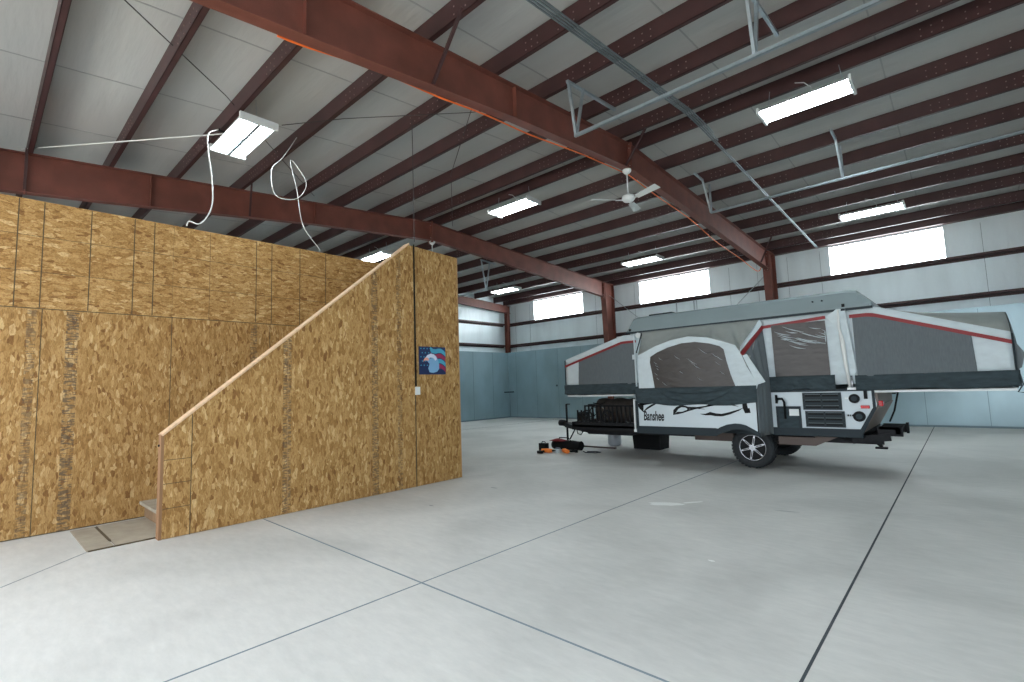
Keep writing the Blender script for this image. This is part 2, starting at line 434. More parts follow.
# girts (horizontal rails) on the far and end walls
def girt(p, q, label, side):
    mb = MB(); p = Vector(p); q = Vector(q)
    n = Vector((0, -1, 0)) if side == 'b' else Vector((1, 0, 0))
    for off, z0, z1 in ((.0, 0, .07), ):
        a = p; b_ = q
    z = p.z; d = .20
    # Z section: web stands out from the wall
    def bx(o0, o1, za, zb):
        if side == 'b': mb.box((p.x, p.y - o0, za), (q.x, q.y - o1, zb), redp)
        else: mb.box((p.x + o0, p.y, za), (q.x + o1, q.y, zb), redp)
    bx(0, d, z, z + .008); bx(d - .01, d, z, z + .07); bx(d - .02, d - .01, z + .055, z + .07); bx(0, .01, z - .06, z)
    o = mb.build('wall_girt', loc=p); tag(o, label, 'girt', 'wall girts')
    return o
segs = list(zip(FX[:-1], FX[1:]))
girt((XL + .05, YF - .002, ZG2), (XR - .02, YF - .002, ZG2), 'upper dark red rail along the far wall under the daylight panels', 'b')
girt((XL + .05, YF - .002, ZG1), (XR - .02, YF - .002, ZG1), 'lower dark red rail along the far wall above the metal sheets', 'b')
girt((XL + .002, YN, ZG2), (XL + .002, YF - .25, ZG2), 'upper dark red rail on the far left end wall', 'l')
girt((XL + .002, YN, ZG1), (XL + .002, YF - .25, ZG1), 'lower dark red rail on the far left end wall', 'l')

# ------------------------------------------------------------------ rigid frames
def hbeam_tapered(mb, X, pts, fl_w=.15, tf=.012, tw=.008):
    """pts: list of (y, zbottom, ztop) along the rafter; web in the plane x=X"""
    for (ya, ba, ta), (yb, bb, tb) in zip(pts[:-1], pts[1:]):
        mb.raw([(X - tw / 2, ya, ba), (X - tw / 2, yb, bb), (X - tw / 2, yb, tb), (X - tw / 2, ya, ta), (X + tw / 2, ya, ba), (X + tw / 2, yb, bb), (X + tw / 2, yb, tb), (X + tw / 2, ya, ta)],
               [(0, 1, 2, 3), (7, 6, 5, 4), (0, 4, 5, 1), (1, 5, 6, 2), (2, 6, 7, 3), (3, 7, 4, 0)], red)
        for za, zb, dz in ((ba, bb, tf), (ta, tb, -tf)):
            h = fl_w / 2
            mb.raw([(X - h, ya, za), (X + h, ya, za), (X + h, yb, zb), (X - h, yb, zb), (X - h, ya, za + dz), (X + h, ya, za + dz), (X + h, yb, zb + dz), (X - h, yb, zb + dz)],
                   [(0, 3, 2, 1), (4, 5, 6, 7), (0, 1, 5, 4), (1, 2, 6, 5), (2, 3, 7, 6), (3, 0, 4, 7)], red)
def splice(mb, X, y, z0, z1, tilt=0):
    mb.box((X - .09, y - .025, z0), (X + .09, y - .002, z1), red); mb.box((X - .09, y + .002, z0), (X + .09, y + .025, z1), red)
    for z in [z0 + .04, z0 + .12, z1 - .12, z1 - .04]:
        for sx in (-.05, .05): mb.disc((X + sx, y, z), (0, 1, 0), .012, .085, bolt_m, 6)
def frame(X, label, depth=(.66, .52, .50, .60), group='roof rafters'):
    # rafter in two halves meeting at the ridge splice; haunch deepens toward the eaves
    t = thing('roof_rafter', (X, YR, zp(YR)), label, 'rafter', group)
    e = -.004
    near = [(YN + .02, zp(YN) - depth[0], zp(YN) + e), (2.0, zp(2.0) - .60, zp(2.0) + e), (5.0, zp(5) - .50, zp(5.0) + e), (YR, ZR - .50, ZR + e)]
    far = [(YR, ZR - .50, ZR + e), (10.6, zp(10.6) - .50, zp(10.6) + e), (YF - .88, zp(YF - .88) - depth[3], zp(YF - .88) + e)]
    mb = MB(); hbeam_tapered(mb, X, near)
    for y in (2.0, 5.0): mb.box((X - .07, y - .004, zp(y) - .58 if y < 3 else zp(y) - .48), (X + .07, y + .004, zp(y) - .02), red)
    mb.build('near_beam', t)
    mb = MB(); hbeam_tapered(mb, X, far); mb.build('far_beam', t)
    mb = MB(); splice(mb, X, YR, ZR - .56, ZR + .02); mb.build('ridge_splice', t)
    return t
fr = []
fr.append(frame(FX[1], 'long red-brown rafter crossing above the tall strand board wall'))
fr.append(frame(FX[2], 'big red-brown rafter overhead with the orange cord along it'))
# the frame outside the picture at the right and the end-wall frame
frame(FX[3], 'red-brown rafter just outside the right edge of the picture')
def end_frame(X, label):
    t = thing('roof_rafter', (X, YR, zp(YR)), label, 'rafter', 'roof rafters')
    mb = MB(); D = -.10
    hbeam_tapered(mb, X, [(YN + .02, zp(YN) - .36 + D, zp(YN) + D), (YR, ZR - .36 + D, ZR + D)], .14); mb.build('near_beam', t)
    mb = MB(); hbeam_tapered(mb, X, [(YR, ZR - .36 + D, ZR + D), (YF - .1, zp(YF) - .36 + D, zp(YF) + D)], .14); mb.build('far_beam', t)
end_frame(XL + .33, 'slim red-brown rafter against the far left end wall')

def column(X, label, d0=.50, d1=.66, ztp=None, top_join=.60):
    """tapered eave column: depth along y, outer flange at the wall"""
    t = thing('steel_column', (X, YF - .25, 0), label, 'column', 'eave wall columns')
    mb = MB(); z1 = zp(YF - .3) - .004; yo = YF - .21
    tw = .008; h = .11
    zk = 3.05
    for (za, da), (zb_, db) in (((0, d0), (z1, d1)),):
        mb.raw([(X - tw, yo, za), (X - tw, yo - da, za), (X - tw, yo - db, zb_), (X - tw, yo, zb_), (X + tw, yo, za), (X + tw, yo - da, za), (X + tw, yo - db, zb_), (X + tw, yo, zb_)],
               [(0, 1, 2, 3), (7, 6, 5, 4), (0, 4, 5, 1), (1, 5, 6, 2), (2, 6, 7, 3), (3, 7, 4, 0)], red)
        for ya, yb, s_ in ((yo, yo, 1), (yo - da, yo - db, -1)):
            mb.raw([(X - h, ya, za), (X + h, ya, za), (X + h, yb, zb_), (X - h, yb, zb_), (X - h, ya - .012 * s_, za), (X + h, ya - .012 * s_, za), (X + h, yb - .012 * s_, zb_), (X - h, yb - .012 * s_, zb_)],
                   [(0, 1, 2, 3), (7, 6, 5, 4), (0, 4, 5, 1), (1, 5, 6, 2), (2, 6, 7, 3), (3, 7, 4, 0)], red)
    mb.box((X - h, yo - d1, z1 - .012), (X + h, yo, z1), red)
    mb.build('post', t)
    mb = MB(); mb.box((X - .12, yo - d0 - .01, 0), (X + .12, yo + .03, .02), red)
    for sx in (-.07, .07):
        for y in (yo - d0 + .05, yo - .06): mb.disc((X + sx, y, .035), (0, 0, 1), .014, .03, bolt_m, 6)
    mb.build('base_plate', t)
    mb = MB(); zs = z1 - .60
    mb.box((X - .09, yo - d1 - .035, zs - .05), (X + .09, yo - d1 - .003, z1), red)
    for z in (zs, zs + .12, z1 - .16, z1 - .05):
        for sx in (-.045, .045): mb.disc((X + sx, yo - d1 - .02, z), (0, 1, 0), .012, .07, bolt_m, 6)
    mb.build('knee_plate', t)
    return t
column(FX[1] , 'red-brown tapered post beside the left end of the camper roof')
column(FX[2] , 'red-brown tapered post standing behind the middle of the camper roof')
column(FX[3], 'red-brown post outside the right edge of the picture')
t = thing('steel_column', (XL + .25, YF - .3, 0), 'slim red-brown corner post in the far hall corner', 'column', 'eave wall columns')
mb = MB(); mb.box((XL + .22, YF - .38, 0), (XL + .24, YF - .22, 5.05), red); mb.box((XL + .41, YF - .38, 0), (XL + .43, YF - .22, 5.05), red); mb.box((XL + .24, YF - .305, 0), (XL + .41, YF - .295, 5.05), red)
mb.build('post', t); mb = MB(); mb.box((XL + .20, YF - .40, 0), (XL + .44, YF - .20, .02), red); mb.build('base_plate', t)
# near-side haunch stub seen at the picture's left edge
t = thing('steel_column', (FX[1], .1, 0), 'red-brown upright flange at the left edge of the picture', 'column', 'eave wall columns')
mb = MB(); zt = zp(YN) - .01
mb.box((FX[1] - .10, .06, 0), (FX[1] + .10, .085, 5.21), red); mb.box((FX[1] - .005, YN + .05, 0), (FX[1] + .005, .06, 4.5), red)
mb.build('post', t); mb = MB(); mb.box((FX[1] - .12, YN + .02, 0), (FX[1] + .12, .12, .02), red); mb.build('base_plate', t)

# ------------------------------------------------------------------ purlins
PY = [(-.62, 'first purlin, at the upper left corner of the picture'), (.42, 'second purlin from the near wall'), (1.40, 'third purlin, just left of the big bright lamp'),
      (2.36, 'fourth purlin, the one the big bright lamp hangs from'), (3.45, 'fifth purlin, right of the big bright lamp'), (4.57, 'sixth purlin, meeting the strut brace on the big rafter'),
      (5.65, 'seventh purlin, holding the nearest grey rail bracket'), (6.74, 'eighth purlin, two before the ridge'), (7.90, 'near purlin of the close pair at the ridge'),
      (8.56, 'far purlin of the close pair at the ridge'), (9.68, 'first purlin beyond the ridge pair'), (10.85, 'second purlin beyond the ridge pair'), (12.0, 'third purlin beyond the ridge pair'),
      (13.22, 'fourth purlin beyond the ridge pair'), (14.4, 'fifth purlin beyond the ridge pair'), (15.6, 'sixth purlin beyond the ridge pair'), (16.86, 'eave purlin along the top of the far wall')]
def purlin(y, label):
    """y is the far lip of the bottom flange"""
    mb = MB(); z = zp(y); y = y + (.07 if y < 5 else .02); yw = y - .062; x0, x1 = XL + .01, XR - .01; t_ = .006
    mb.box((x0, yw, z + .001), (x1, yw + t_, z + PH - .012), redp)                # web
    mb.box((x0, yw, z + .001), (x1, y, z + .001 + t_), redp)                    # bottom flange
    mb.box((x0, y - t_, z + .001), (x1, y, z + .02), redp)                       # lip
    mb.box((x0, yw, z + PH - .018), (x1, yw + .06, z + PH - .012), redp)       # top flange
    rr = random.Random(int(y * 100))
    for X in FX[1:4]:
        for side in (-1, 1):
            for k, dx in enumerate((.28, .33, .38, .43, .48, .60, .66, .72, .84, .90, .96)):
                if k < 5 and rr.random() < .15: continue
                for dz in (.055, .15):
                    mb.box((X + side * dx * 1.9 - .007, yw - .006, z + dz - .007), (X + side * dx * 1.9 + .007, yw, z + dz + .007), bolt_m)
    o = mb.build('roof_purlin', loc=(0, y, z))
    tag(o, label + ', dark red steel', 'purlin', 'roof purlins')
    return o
for y, l in PY: purlin(y, l)
# eave strut that closes the corner of far wall and roof
mb = MB(); z = zp(YF) ; mb.box((XL + .01, YF - .20, z + .0), (XR - .01, YF - .194, z + .19), redp); mb.box((XL + .01, YF - .20, z), (XR - .01, YF - .01, z + .006), redp)
tag(mb.build('eave_strut'), 'dark red steel strut closing the corner above the far wall', 'strut')

# flange braces: angles from the rafter's bottom flange up to a purlin
def brace(p, q, label):
    mb = MB(); mb.bar(p, q, .035, .035, redp); mb.bar(Vector(p) + Vector((0, 0, -.01)), Vector(p) + Vector((0, 0, .06)), .05, .02, red)
    tag(mb.build('flange_brace', loc=p), label, 'brace', 'rafter flange braces')
X = FX[2]
brace((X + .02, 3.55, zp(3.5) - .50), (X + .68, 3.45, zp(3.45) + .05), 'thin red strut rising from the big rafter near the orange cord')
brace((X + .02, 8.1, ZR - .48), (X + .62, 7.9, ZR + .05), 'thin red strut beside the white ceiling fan mount')
brace((X + .02, 16.2, zp(16.2) - .55), (X + .55, 15.6, zp(15.6) + .05), 'thin red strut near the top of the right post')
X = FX[1]
brace((X + .02, 3.65, zp(3.6) - .52), (X + .5, 3.51, zp(3.45) + .05), 'thin red strut on the rafter over the tall board wall, under the loose white cable')
brace((X + .02, .42, zp(.42) - .64), (X + .1, .42, zp(.42) + .05), 'thin red upright strut near the left edge of the picture')

# rods and wires
def wire(name, pts, r, m, label, cat, group=None, smooth=True):
    if smooth and len(pts) > 2:
        P = [Vector(p) for p in pts]; out = []
        for i in range(len(P) - 1):
            p0 = P[max(i - 1, 0)]; p1 = P[i]; p2 = P[i + 1]; p3 = P[min(i + 2, len(P) - 1)]
            for k in range(6):
                t_ = k / 6
                out.append(.5 * ((2 * p1) + (-p0 + p2) * t_ + (2 * p0 - 5 * p1 + 4 * p2 - p3) * t_ ** 2 + (-p0 + 3 * p1 - 3 * p2 + p3) * t_ ** 3))
        out.append(P[-1]); pts = out
    mb = MB(); mb.tube(pts, r, m, 6)
    return tag(mb.build(name, loc=Vector(pts[0])), label, cat, group)
wire('brace_rod', [(-5.79, .7, zp(.7) + .16), (-7.2, 2.2, zp(2.2) + .14), (-10.3, 4.95, zp(4.95) + .12)], .007, darkw, 'thin dark bracing rod slanting behind the big bright lamp', 'rod', 'roof bracing rods', False)
wire('brace_rod', [(-7.3, 3.0, zp(3) - .01), (-6.57, 3.63, zp(3.63) - .01), (-5.29, 5.01, zp(5.01) - .01), (-4.6, 5.6, zp(5.6) - .01)], .006, darkw, 'thin dark wire running under the purlins to the big rafter', 'wire', 'roof bracing rods', False)
wire('brace_rod', [(FX[1] + .05, 9.0, zp(9) + .10), (-7.6, 6.6, zp(6.6) + .10), (-4.6, 4.6, zp(4.6) + .10)], .007, darkw, 'thin dark bracing rod between the two rafters, above the lamp by the fan', 'rod', 'roof bracing rods', False)
wire('brace_rod', [(FX[1] + .05, YF - .45, 4.95), (-9.2, YF - .27, 3.9), (-8.2, YF - .25, 3.06)], .012, steel, 'wall bracing cable slanting down from the left post', 'rod', 'wall bracing rods', False)
wire('brace_rod', [(FX[2] - .05, YF - .45, 4.85), (-5.6, YF - .27, 3.9), (-6.6, YF - .25, 3.06)], .012, steel, 'wall bracing cable slanting down from the right post', 'rod', 'wall bracing rods', False)
wire('orange_cord', [(-4.5, 1.8, 4.78), (-4.5, 2.08, 4.81), (-4.5, 2.78, 4.93), (-4.5, 3.7, 5.0), (-4.49, 3.78, 5.0), (-4.49, 4.56, 5.09), (-4.49, 5.48, 5.15), (-4.49, 6.79, 5.30), (-4.49, 8.1, 5.40), (-4.49, 8.41, 5.42), (-4.49, 9.62, 5.31), (-4.49, 11.29, 5.20), (-4.49, 12.81, 4.98), (-4.49, 14.6, 4.85), (-4.48, 16.1, 4.70), (-4.40, 16.3, 4.83)],
     .011, orange, 'orange extension cord running along the underside of the big rafter', 'cord')
wire('white_cable', [(-10.38, .36, 5.30), (-7.62, 2.30, 5.20)], .010, whitec, 'white cable stretched straight from the left edge to the big bright lamp', 'cable', smooth=False)
wire('white_cable', [(-7.50, 2.20, 5.18), (-7.45, 2.07, 5.05), (-7.45, 2.07, 4.82), (-7.45, 2.12, 4.47), (-7.45, 2.14, 4.12), (-7.44, 2.09, 3.9), (-7.42, 1.98, 3.74), (-7.45, 1.87, 3.76), (-7.49, 1.85, 3.70)], .009, whitec, 'thick white cable hanging from the big bright lamp to the board wall top', 'cable')
wire('white_cable', [(-7.6, 3.36, 5.52), (-7.45, 3.08, 5.04), (-7.45, 2.92, 4.80), (-7.45, 2.98, 4.42), (-7.45, 3.3, 4.45), (-7.45, 3.45, 4.75), (-7.45, 3.2, 5.04), (-7.45, 3.30, 4.6), (-7.45, 3.4, 4.05), (-7.46, 3.66, 3.73), (-7.50, 3.68, 3.69)], .006, whitec, 'thin white cable with a loose loop hanging right of the big lamp', 'cable')
wire('drop_cable', [(-6.11, 4.52, zp(4.52) + .05), (-6.115, 4.53, 4.6), (-6.11, 4.53, 3.70)], .006, darkw, 'dark cable hanging down to the top of the stair board wall', 'cable')

# ------------------------------------------------------------------ conduits and hanging rails
def path_under(x, y0, y1, off):
    ys = [y0, YR - .35, YR + .1, YR + .5, y1] if y0 < YR else [y0, y1]
    return [(x, y, (zp(y) if not (YR - .4 < y < YR + .3) else ZR - .01) - off) for y in ys]
for k, (dx, y1) in enumerate(((-.06, YF - .12), (-.025, YF - .10), (.012, 9.2), (.048, 8.9))):
    wire('electrical_conduit', [(-3.06 + dx, 1.0, zp(1.0) - .025)] + path_under(-3.06 + dx, 2.5, y1, .025), .013, steeld,
         ['outer left pipe of the bundle of grey conduits crossing under the purlins', 'second pipe of the bundle, reaching the far wall', 'third pipe of the conduit bundle, ending past the ridge', 'shortest right pipe of the conduit bundle, ending at the ridge'][k], 'conduit', 'bundle of grey conduits', smooth=False)
def rail(xa, xb, y, z, posts, label, yA):
    t = thing('hanging_rail', ((xa + xb) / 2, y, z), label, 'rail', 'hanging grey rails')
    mb = MB(); mb.box((xa, y - .02, z - .02), (xb, y + .02, z - .015), steel); mb.box((xa, y - .02, z - .02), (xa + .0 + (xb - xa), y - .015, z + .022), steel); mb.box((xa, y + .015, z - .02), (xb, y + .02, z + .022), steel)
    mb.build('channel', t)
    for px_ in posts:
        zt = zp(y + .0)
        mb = MB(); mb.bar((px_, y, z), (px_, yA[0], zp(yA[0])), .035, .035, steel); mb.bar((px_ + .01, y, z), (px_ + .01, yA[1], zp(yA[1])), .04, .03, steel)
        mb.build('hanger', t)
        mb = MB(); mb.bar((px_, yA[0] - .03, zp(yA[0]) - .02), (px_, yA[2], zp(yA[2]) - .02), .04, .04, steel); mb.build('cross_strut', t)
    return t
rail(-3.82, XR - .4, 5.65, 4.94, (-3.80, -1.42, 1.5), 'nearest grey steel rail hung below the purlins, starting over the big rafter', (5.52, 5.88, 6.78))
rail(-3.91, XR - .4, 11.0, 5.14, (-3.91, -1.43, 1.4), 'farther grey steel rail hung below the purlins near the right post', (10.62, 11.0, 10.2))
rail(-13.9, -11.75, 11.7, 4.72, (-11.8, -13.6), 'small grey rail beyond the far rafter, above the stair wall edge', (11.5, 11.9, 12.2))

# ------------------------------------------------------------------ high-bay lamps
def lamp(loc, label):
    x, y, z = loc
    t = thing('high_bay_lamp', loc, label, 'lamp', 'hanging fluorescent lamps')
    L2, W2 = .61, .24
    mb = MB()  # reflector housing
    mb.prism([(x - L2, y - W2, z + .015), (x - L2, y - W2 + .06, z + .07), (x - L2, y + W2 - .06, z + .07), (x - L2, y + W2, z + .015), (x - L2, y + W2 - .01, z + .01), (x - L2, y + W2 - .07, z + .06), (x - L2, y - W2 + .07, z + .06), (x - L2, y - W2 + .01, z + .01)], (2 * L2, 0, 0), lamp_w)
    mb.build('reflector', t, bevel=0)
    for sx in (-1, 1):
        mb = MB(); mb.box((x + sx * L2 - .02, y - W2 - .01, z - .03), (x + sx * L2 + .02, y + W2 + .01, z + .075), lamp_w); mb.build('end_cap', t, bevel=.006)
    for k in (-1, 1):
        for dy in ((.055, .15)):
            pass
        mb = MB(); mb.disc((x, y + k * .150, z + .012), (1, 0, 0), .036, 2 * L2 - .05, tube_m, 10)
        mb.disc((x, y + k * .078, z + .012), (1, 0, 0), .034, 2 * L2 - .05, tube_m, 10)
        mb.build('lamp_tube', t)
    mb = MB(); mb.box((x - L2 + .02, y - .022, z - .035), (x + L2 - .02, y + .022, z + .06), steel); mb.build('centre_rib', t)
    for sx in (-1, 1):
        mb = MB(); zt = zp(y) + .01
        mb.tube([(x + sx * (L2 - .1), y - .0, z + .07), (x + sx * (L2 - .14), y, zt + .05)], .005, steel, 5); mb.build('hanger_wire', t)
    mb = MB(); P = [(x + .12, y, z + .07), (x + .10, y - .03, z + .2), (x + .02, y - .05, z + .30), (x - .1, y - .05, zp(y) + .02)]
    mb.tube(P, .007, whitec, 6); mb.build('power_cord', t)
    return t
LZ = .33
l2 = lamp((-7.52, 8.45, zp(8.45) - LZ), 'lit lamp in the middle, left of the white ceiling fan')
spots = [((-7.42, 2.50, zp(2.5) - .32), 'biggest brightest lamp, above the tall strand board wall'),
         ((-1.48, 8.45, zp(8.45) - LZ), 'long lit lamp at the upper right with two bright tubes'),
         ((-1.36, 14.34, zp(14.34) - LZ), 'lit lamp near the far wall at right, above the right daylight panel'),
         ((-7.35, 14.34, zp(14.34) - LZ), 'lit lamp near the far wall, left of the big rafter end'),
         ((-13.35, 14.34, zp(14.34) - LZ), 'small far lamp beyond the far rafter, above the left daylight panel'),
         ((-13.3, 8.45, zp(8.45) - LZ), 'far lamp partly hidden behind the slanted stair board'),
         ((4.5, 8.45, zp(8.45) - LZ), 'lamp outside the right edge of the picture at the ridge'),  # from here on unseen repeats of the lamp, kept for their light
         ((4.5, 14.2, zp(14.2) - LZ), 'lamp outside the right edge of the picture near the far wall'),
         ((-1.4, 2.5, zp(2.5) - LZ), 'lamp overhead outside the top of the picture'),
         ((4.5, 2.5, zp(2.5) - LZ), 'lamp overhead far outside the right edge of the picture')]
BIG = [dup(l2, loc, lb_) for loc, lb_ in spots][0]
# driver box and clamp on the biggest lamp
t = BIG
mb = MB(); mb.box((-8.10, 2.42, zp(2.5) - .25), (-7.94, 2.60, zp(2.5) - .15), steel); lab(mb.build('driver_box', t, bevel=.01), 'grey driver box')
mb = MB(); mb.tube([(-8.0, 2.5, zp(2.5) - .14), (-8.0, 2.46, zp(2.5) - .05), (-8.0, 2.36, zp(2.4) + .02)], .03, black, 8); mb.tube([(-7.95, 2.52, zp(2.5) - .14), (-7.90, 2.6, zp(2.5) - .06), (-7.85, 2.5, zp(2.5) + .05)], .008, whitec, 6); lab(mb.build('clamp', t), 'black clamp and white loop')

# ------------------------------------------------------------------ ceiling fans
def fan(X, Y, zt, a0, label):
    t = thing('ceiling_fan', (X, Y, zt), label, 'ceiling fan', 'white ceiling fans')
    mb = MB(); mb.tube([(X, Y, zt), (X, Y, zt - .03), (X, Y, zt - .07), (X, Y, zt - .09)], [.085, .085, .05, .02], whitep, 20); mb.build('canopy', t)
    mb = MB(); mb.tube([(X, Y, zt - .07), (X, Y, zt - .50)], .013, whitep, 10); mb.build('down_rod', t)
    z = zt - .57
    mb = MB(); mb.tube([(X, Y, z + .10), (X, Y, z + .075), (X, Y, z + .06), (X, Y, z), (X, Y, z - .04), (X, Y, z - .06)], [.03, .05, .11, .125, .09, .03], whitep, 24); mb.build('motor', t)
    for k in range(3):
        a = a0 + k * 2 * pi / 3; d = Vector((cos(a), sin(a), 0)); n = Vector((-sin(a), cos(a), 0))
        mb = MB(); mb.bar(Vector((X, Y, z - .02)) + d * .08, Vector((X, Y, z - .02)) + d * .24, .05, .008, whitep)
        c0 = Vector((X, Y, z - .02)) + d * .2; c1 = Vector((X, Y, z + .0)) + d * .70
        vs = []
        for c_, w_ in ((c0, .05), (c1, .075)):
            for s1 in (-1, 1): vs += [c_ + n * w_ * s1 + Vector((0, 0, -.018 * s1)), c_ + n * w_ * s1 + Vector((0, 0, -.018 * s1 + .008))]
        mb.raw(vs, [(0, 2, 3, 1), (4, 5, 7, 6), (0, 1, 5, 4), (2, 6, 7, 3), (0, 4, 6, 2), (1, 3, 7, 5)], whitep)
        mb.build('blade', t)
    return t
fan(FX[2], 8.18, ZR - .52, radians(105), 'white three blade ceiling fan under the big rafter at the ridge')
fan(FX[1], 8.30, ZR - .52, radians(120), 'white ceiling fan mostly hidden behind the top of the stair board wall')

# ------------------------------------------------------------------ strand board room and stair
XB, XG = -7.5, -6.14
HT, SEAM = 3.68, 2.46
t = thing('wall_partition', (XB, 2.2, 0), 'tall strand board wall at the left, behind the stair', 'wall', kind='structure')
y0, y1 = -1.15, 5.42
def panels(rows, ys, m, z0, z1, x):
    mb = MB()
    for a, b_ in zip(ys[:-1], ys[1:]): mb.box((x - .012, a + .0015, z0 + .0015), (x, b_ - .0015, z1 - .0015), m)
    return mb
ylow = [-1.15, -.72, .50, 1.72, 2.94, 4.16, 5.42]
mb = panels(0, ylow, osb_low, 0.01, SEAM, XB); lab(mb.build('lower_boards', t), 'upright strand boards with dark printed columns')
yup = [-1.15, -.75, 1.715, 4.15, 5.42]
mb = panels(0, yup, osb_up, SEAM, HT, XB); lab(mb.build('upper_boards', t), 'lying strand boards with pencil lines')
mb = MB()
mb.box((XB - .12, y0, 0), (XB - .014, y1, HT - .002), seam); mb.box((XB - .125, y0, HT - .03), (XB - .012, y1, HT), edge_w); mb.build('studs', t)
mb = MB()
for y in (.27, .475, .885, 1.30, 1.505, 2.14, 2.74, 2.957, 3.38, 3.8):
    wd = .005 if y not in (2.14,) else .002
    mb.box((XB, y - wd, SEAM + .01), (XB + .0015, y + wd, HT - .01), seam)
for z in (2.87, 3.27):
    mb.box((XB, y0, z - .0025), (XB + .0012, y1, z + .0025), seam)
mb.box((XB, y0, SEAM - .006), (XB + .0015, y1, SEAM + .004), seam)
for y in ylow[1:-1]: mb.box((XB, y - .004, .0), (XB + .0015, y + .004, SEAM), seam)
lab(mb.build('pencil_lines', t), 'dark straight pencil and joint lines')
# far side of the room behind the boards
t = thing('wall_partition', (-11, 5.42, 0), 'strand board wall closing the room behind the stair', 'wall', kind='structure')
mb = MB(); mb.box((-15.0, 5.42 - .11, 0), (XB - .13, 5.42, HT - .03), osb_low); mb.build('lower_boards', t)
mb = MB(); mb.box((XB - .125, y1 + .003, 0), (XG - .12, y1 + .09, HT - .05), osb_g); mb.build('landing_boards', t)

# slanted guard wall
t = thing('wall_stair', (XG, 3.4, 0), 'strand board stair wall with a slanted top, facing the hall', 'wall', kind='structure')
prof = [(1.37, 0.0), (5.42, 0.0), (5.42, 3.60), (4.44, 3.64), (1.37, 1.05)]
mb = MB()
yb = [1.37, 1.62, 2.63, 3.76, 4.53, 5.42]
def topz(y):
    return 1.05 + (y - 1.37) * (3.64 - 1.05) / (4.44 - 1.37) if y < 4.44 else 3.64 - (y - 4.44) * .04 / .98
for a, b_ in zip(yb[:-1], yb[1:]):
    ts = [(b_, topz(b_)), (a, topz(a))]
    if a < 4.44 < b_: ts.insert(1, (4.44, 3.64))
    mb.prism([(XG - .012, y, z) for y, z in [(a + .0015, .004), (b_ - .0015, .004)] + ts], (.012, 0, 0), osb_g, edge_w)
mb.build('guard_boards', t)
mb = MB(); mb.prism([(XG - .10, y, z) for y, z in ((1.40, 0), (5.40, 0), (5.40, 3.585), (4.46, 3.62), (1.40, 1.04))], (.087, 0, 0), edge_w)
mb.prism([(XG - .112, y, z) for y, z in ((1.40, 0), (5.40, 0), (5.40, 3.585), (4.46, 3.62), (1.40, 1.04))], (.010, 0, 0), osb_g); mb.build('studs', t)
mb = MB(); mb.bar((XG - .055, 1.35, 1.045), (XG - .055, 4.45, 3.66), .135, .022, wood, (0, -1, 1)); lab(mb.build('cap_rail', t, bevel=.003), 'pale pine cap along the slanted edge')
mb = MB(); mb.box((XG - .10, 1.345, 0), (XG + .001, 1.372, 1.06), mat('dark end board', (.27, .145, .07), .8)); mb.disc((XG - .06, 1.34, .94), (0, 1, 0), .012, .014, black, 8); mb.build('end_post', t)
mb = MB(); mb.box((XG - .12, 5.40, 0), (XG + .001, 5.422, 3.58), edge_w); mb.build('end_board', t)
mb = MB()
for y, wd in ((1.62, .004), (4.53, .009)): mb.box((XG, y - wd, 0), (XG + .002, y + wd, min(topz(y - .01), 3.63) - .01), seam)
for y in (2.63, 3.76): mb.box((XG, y - .002, 0), (XG + .001, y + .002, topz(y) - .01), edge_w)
for z in (.30, .55, .79): mb.box((XG, 1.375, z - .003), (XG + .0012, 1.62, z + .003), seam)
mb.box((XG, 3.9, 2.458), (XG + .0012, 5.42, 2.462), edge_w)
lab(mb.build('joint_lines', t), 'dark board joints')

# stair
t = thing('wooden_stair', (-6.85, 1.5, 0), 'steep wooden stair hidden between the two strand board walls', 'stair')
n = 13; rise = 2.60 / n; run = 3.0 / n
mb = MB()
for k in range(n): mb.box((XB + .03, 1.47 + k * run + .02, k * rise + (0.015 if k == 0 else 0)), (XG - .14, 1.49 + k * run + .02, (k + 1) * rise - .035), woodd)
mb.build('risers', t)
for k in range(n):
    mb = MB(); mb.box((XB + .02, 1.44 + k * run, (k + 1) * rise - .035), (XG - .125, 1.49 + (k + 1) * run, (k + 1) * rise), conc_w); mb.build('tread', t)

# board poster, switch, conduit
t = thing('eagle_poster', (XG, 4.87, 1.66), 'small square poster of a white eagle head on a flag', 'poster')
y0p, y1p, z0p, z1p = 4.60, 5.12, 1.655, 2.085
blue_d = mat('poster navy', (.008, .022, .09), .4); cyan = mat('poster cyan', (.06, .34, .50), .4); mag = mat('poster crimson', (.30, .02, .07), .4); eag = mat('poster pale blue', (.20, .40, .62), .4); eagw = mat('poster white', (.68, .72, .85), .4); beak = mat('poster beak', (.80, .38, .30), .4)
def pp(u, v, d): return (XG + d, y0p + u * (y1p - y0p), z0p + v * (z1p - z0p))
mb = MB(); mb.box((XG + .0005, y0p, z0p), (XG + .008, y1p, z1p), blue_d); mb.build('backing', t)
mb = MB(); mb.face([pp(0, 0, .0082), pp(1, 0, .0082), pp(1, 1, .0082), pp(0, 1, .0082)], blue_d)
for k in range(5):
    top = [(.42 + .1 * i * 5.8 / 5.8, 1.0 - .19 * k - .05 * sin(i * 1.2) - i * .025) for i in range(7)]
    top = [(min(1, a), max(0, min(1, b_))) for a, b_ in top]
    mm = (cyan, mag, cyan, mag, blue_d)[k]
    for (a, b_), (c_, d_) in zip(top[:-1], top[1:]):
        if c_ - a > .001: mb.face([pp(a, b_, .0085), pp(c_, d_, .0085), pp(c_, max(0, d_ - .16), .0085), pp(a, max(0, b_ - .16), .0085)], mm)
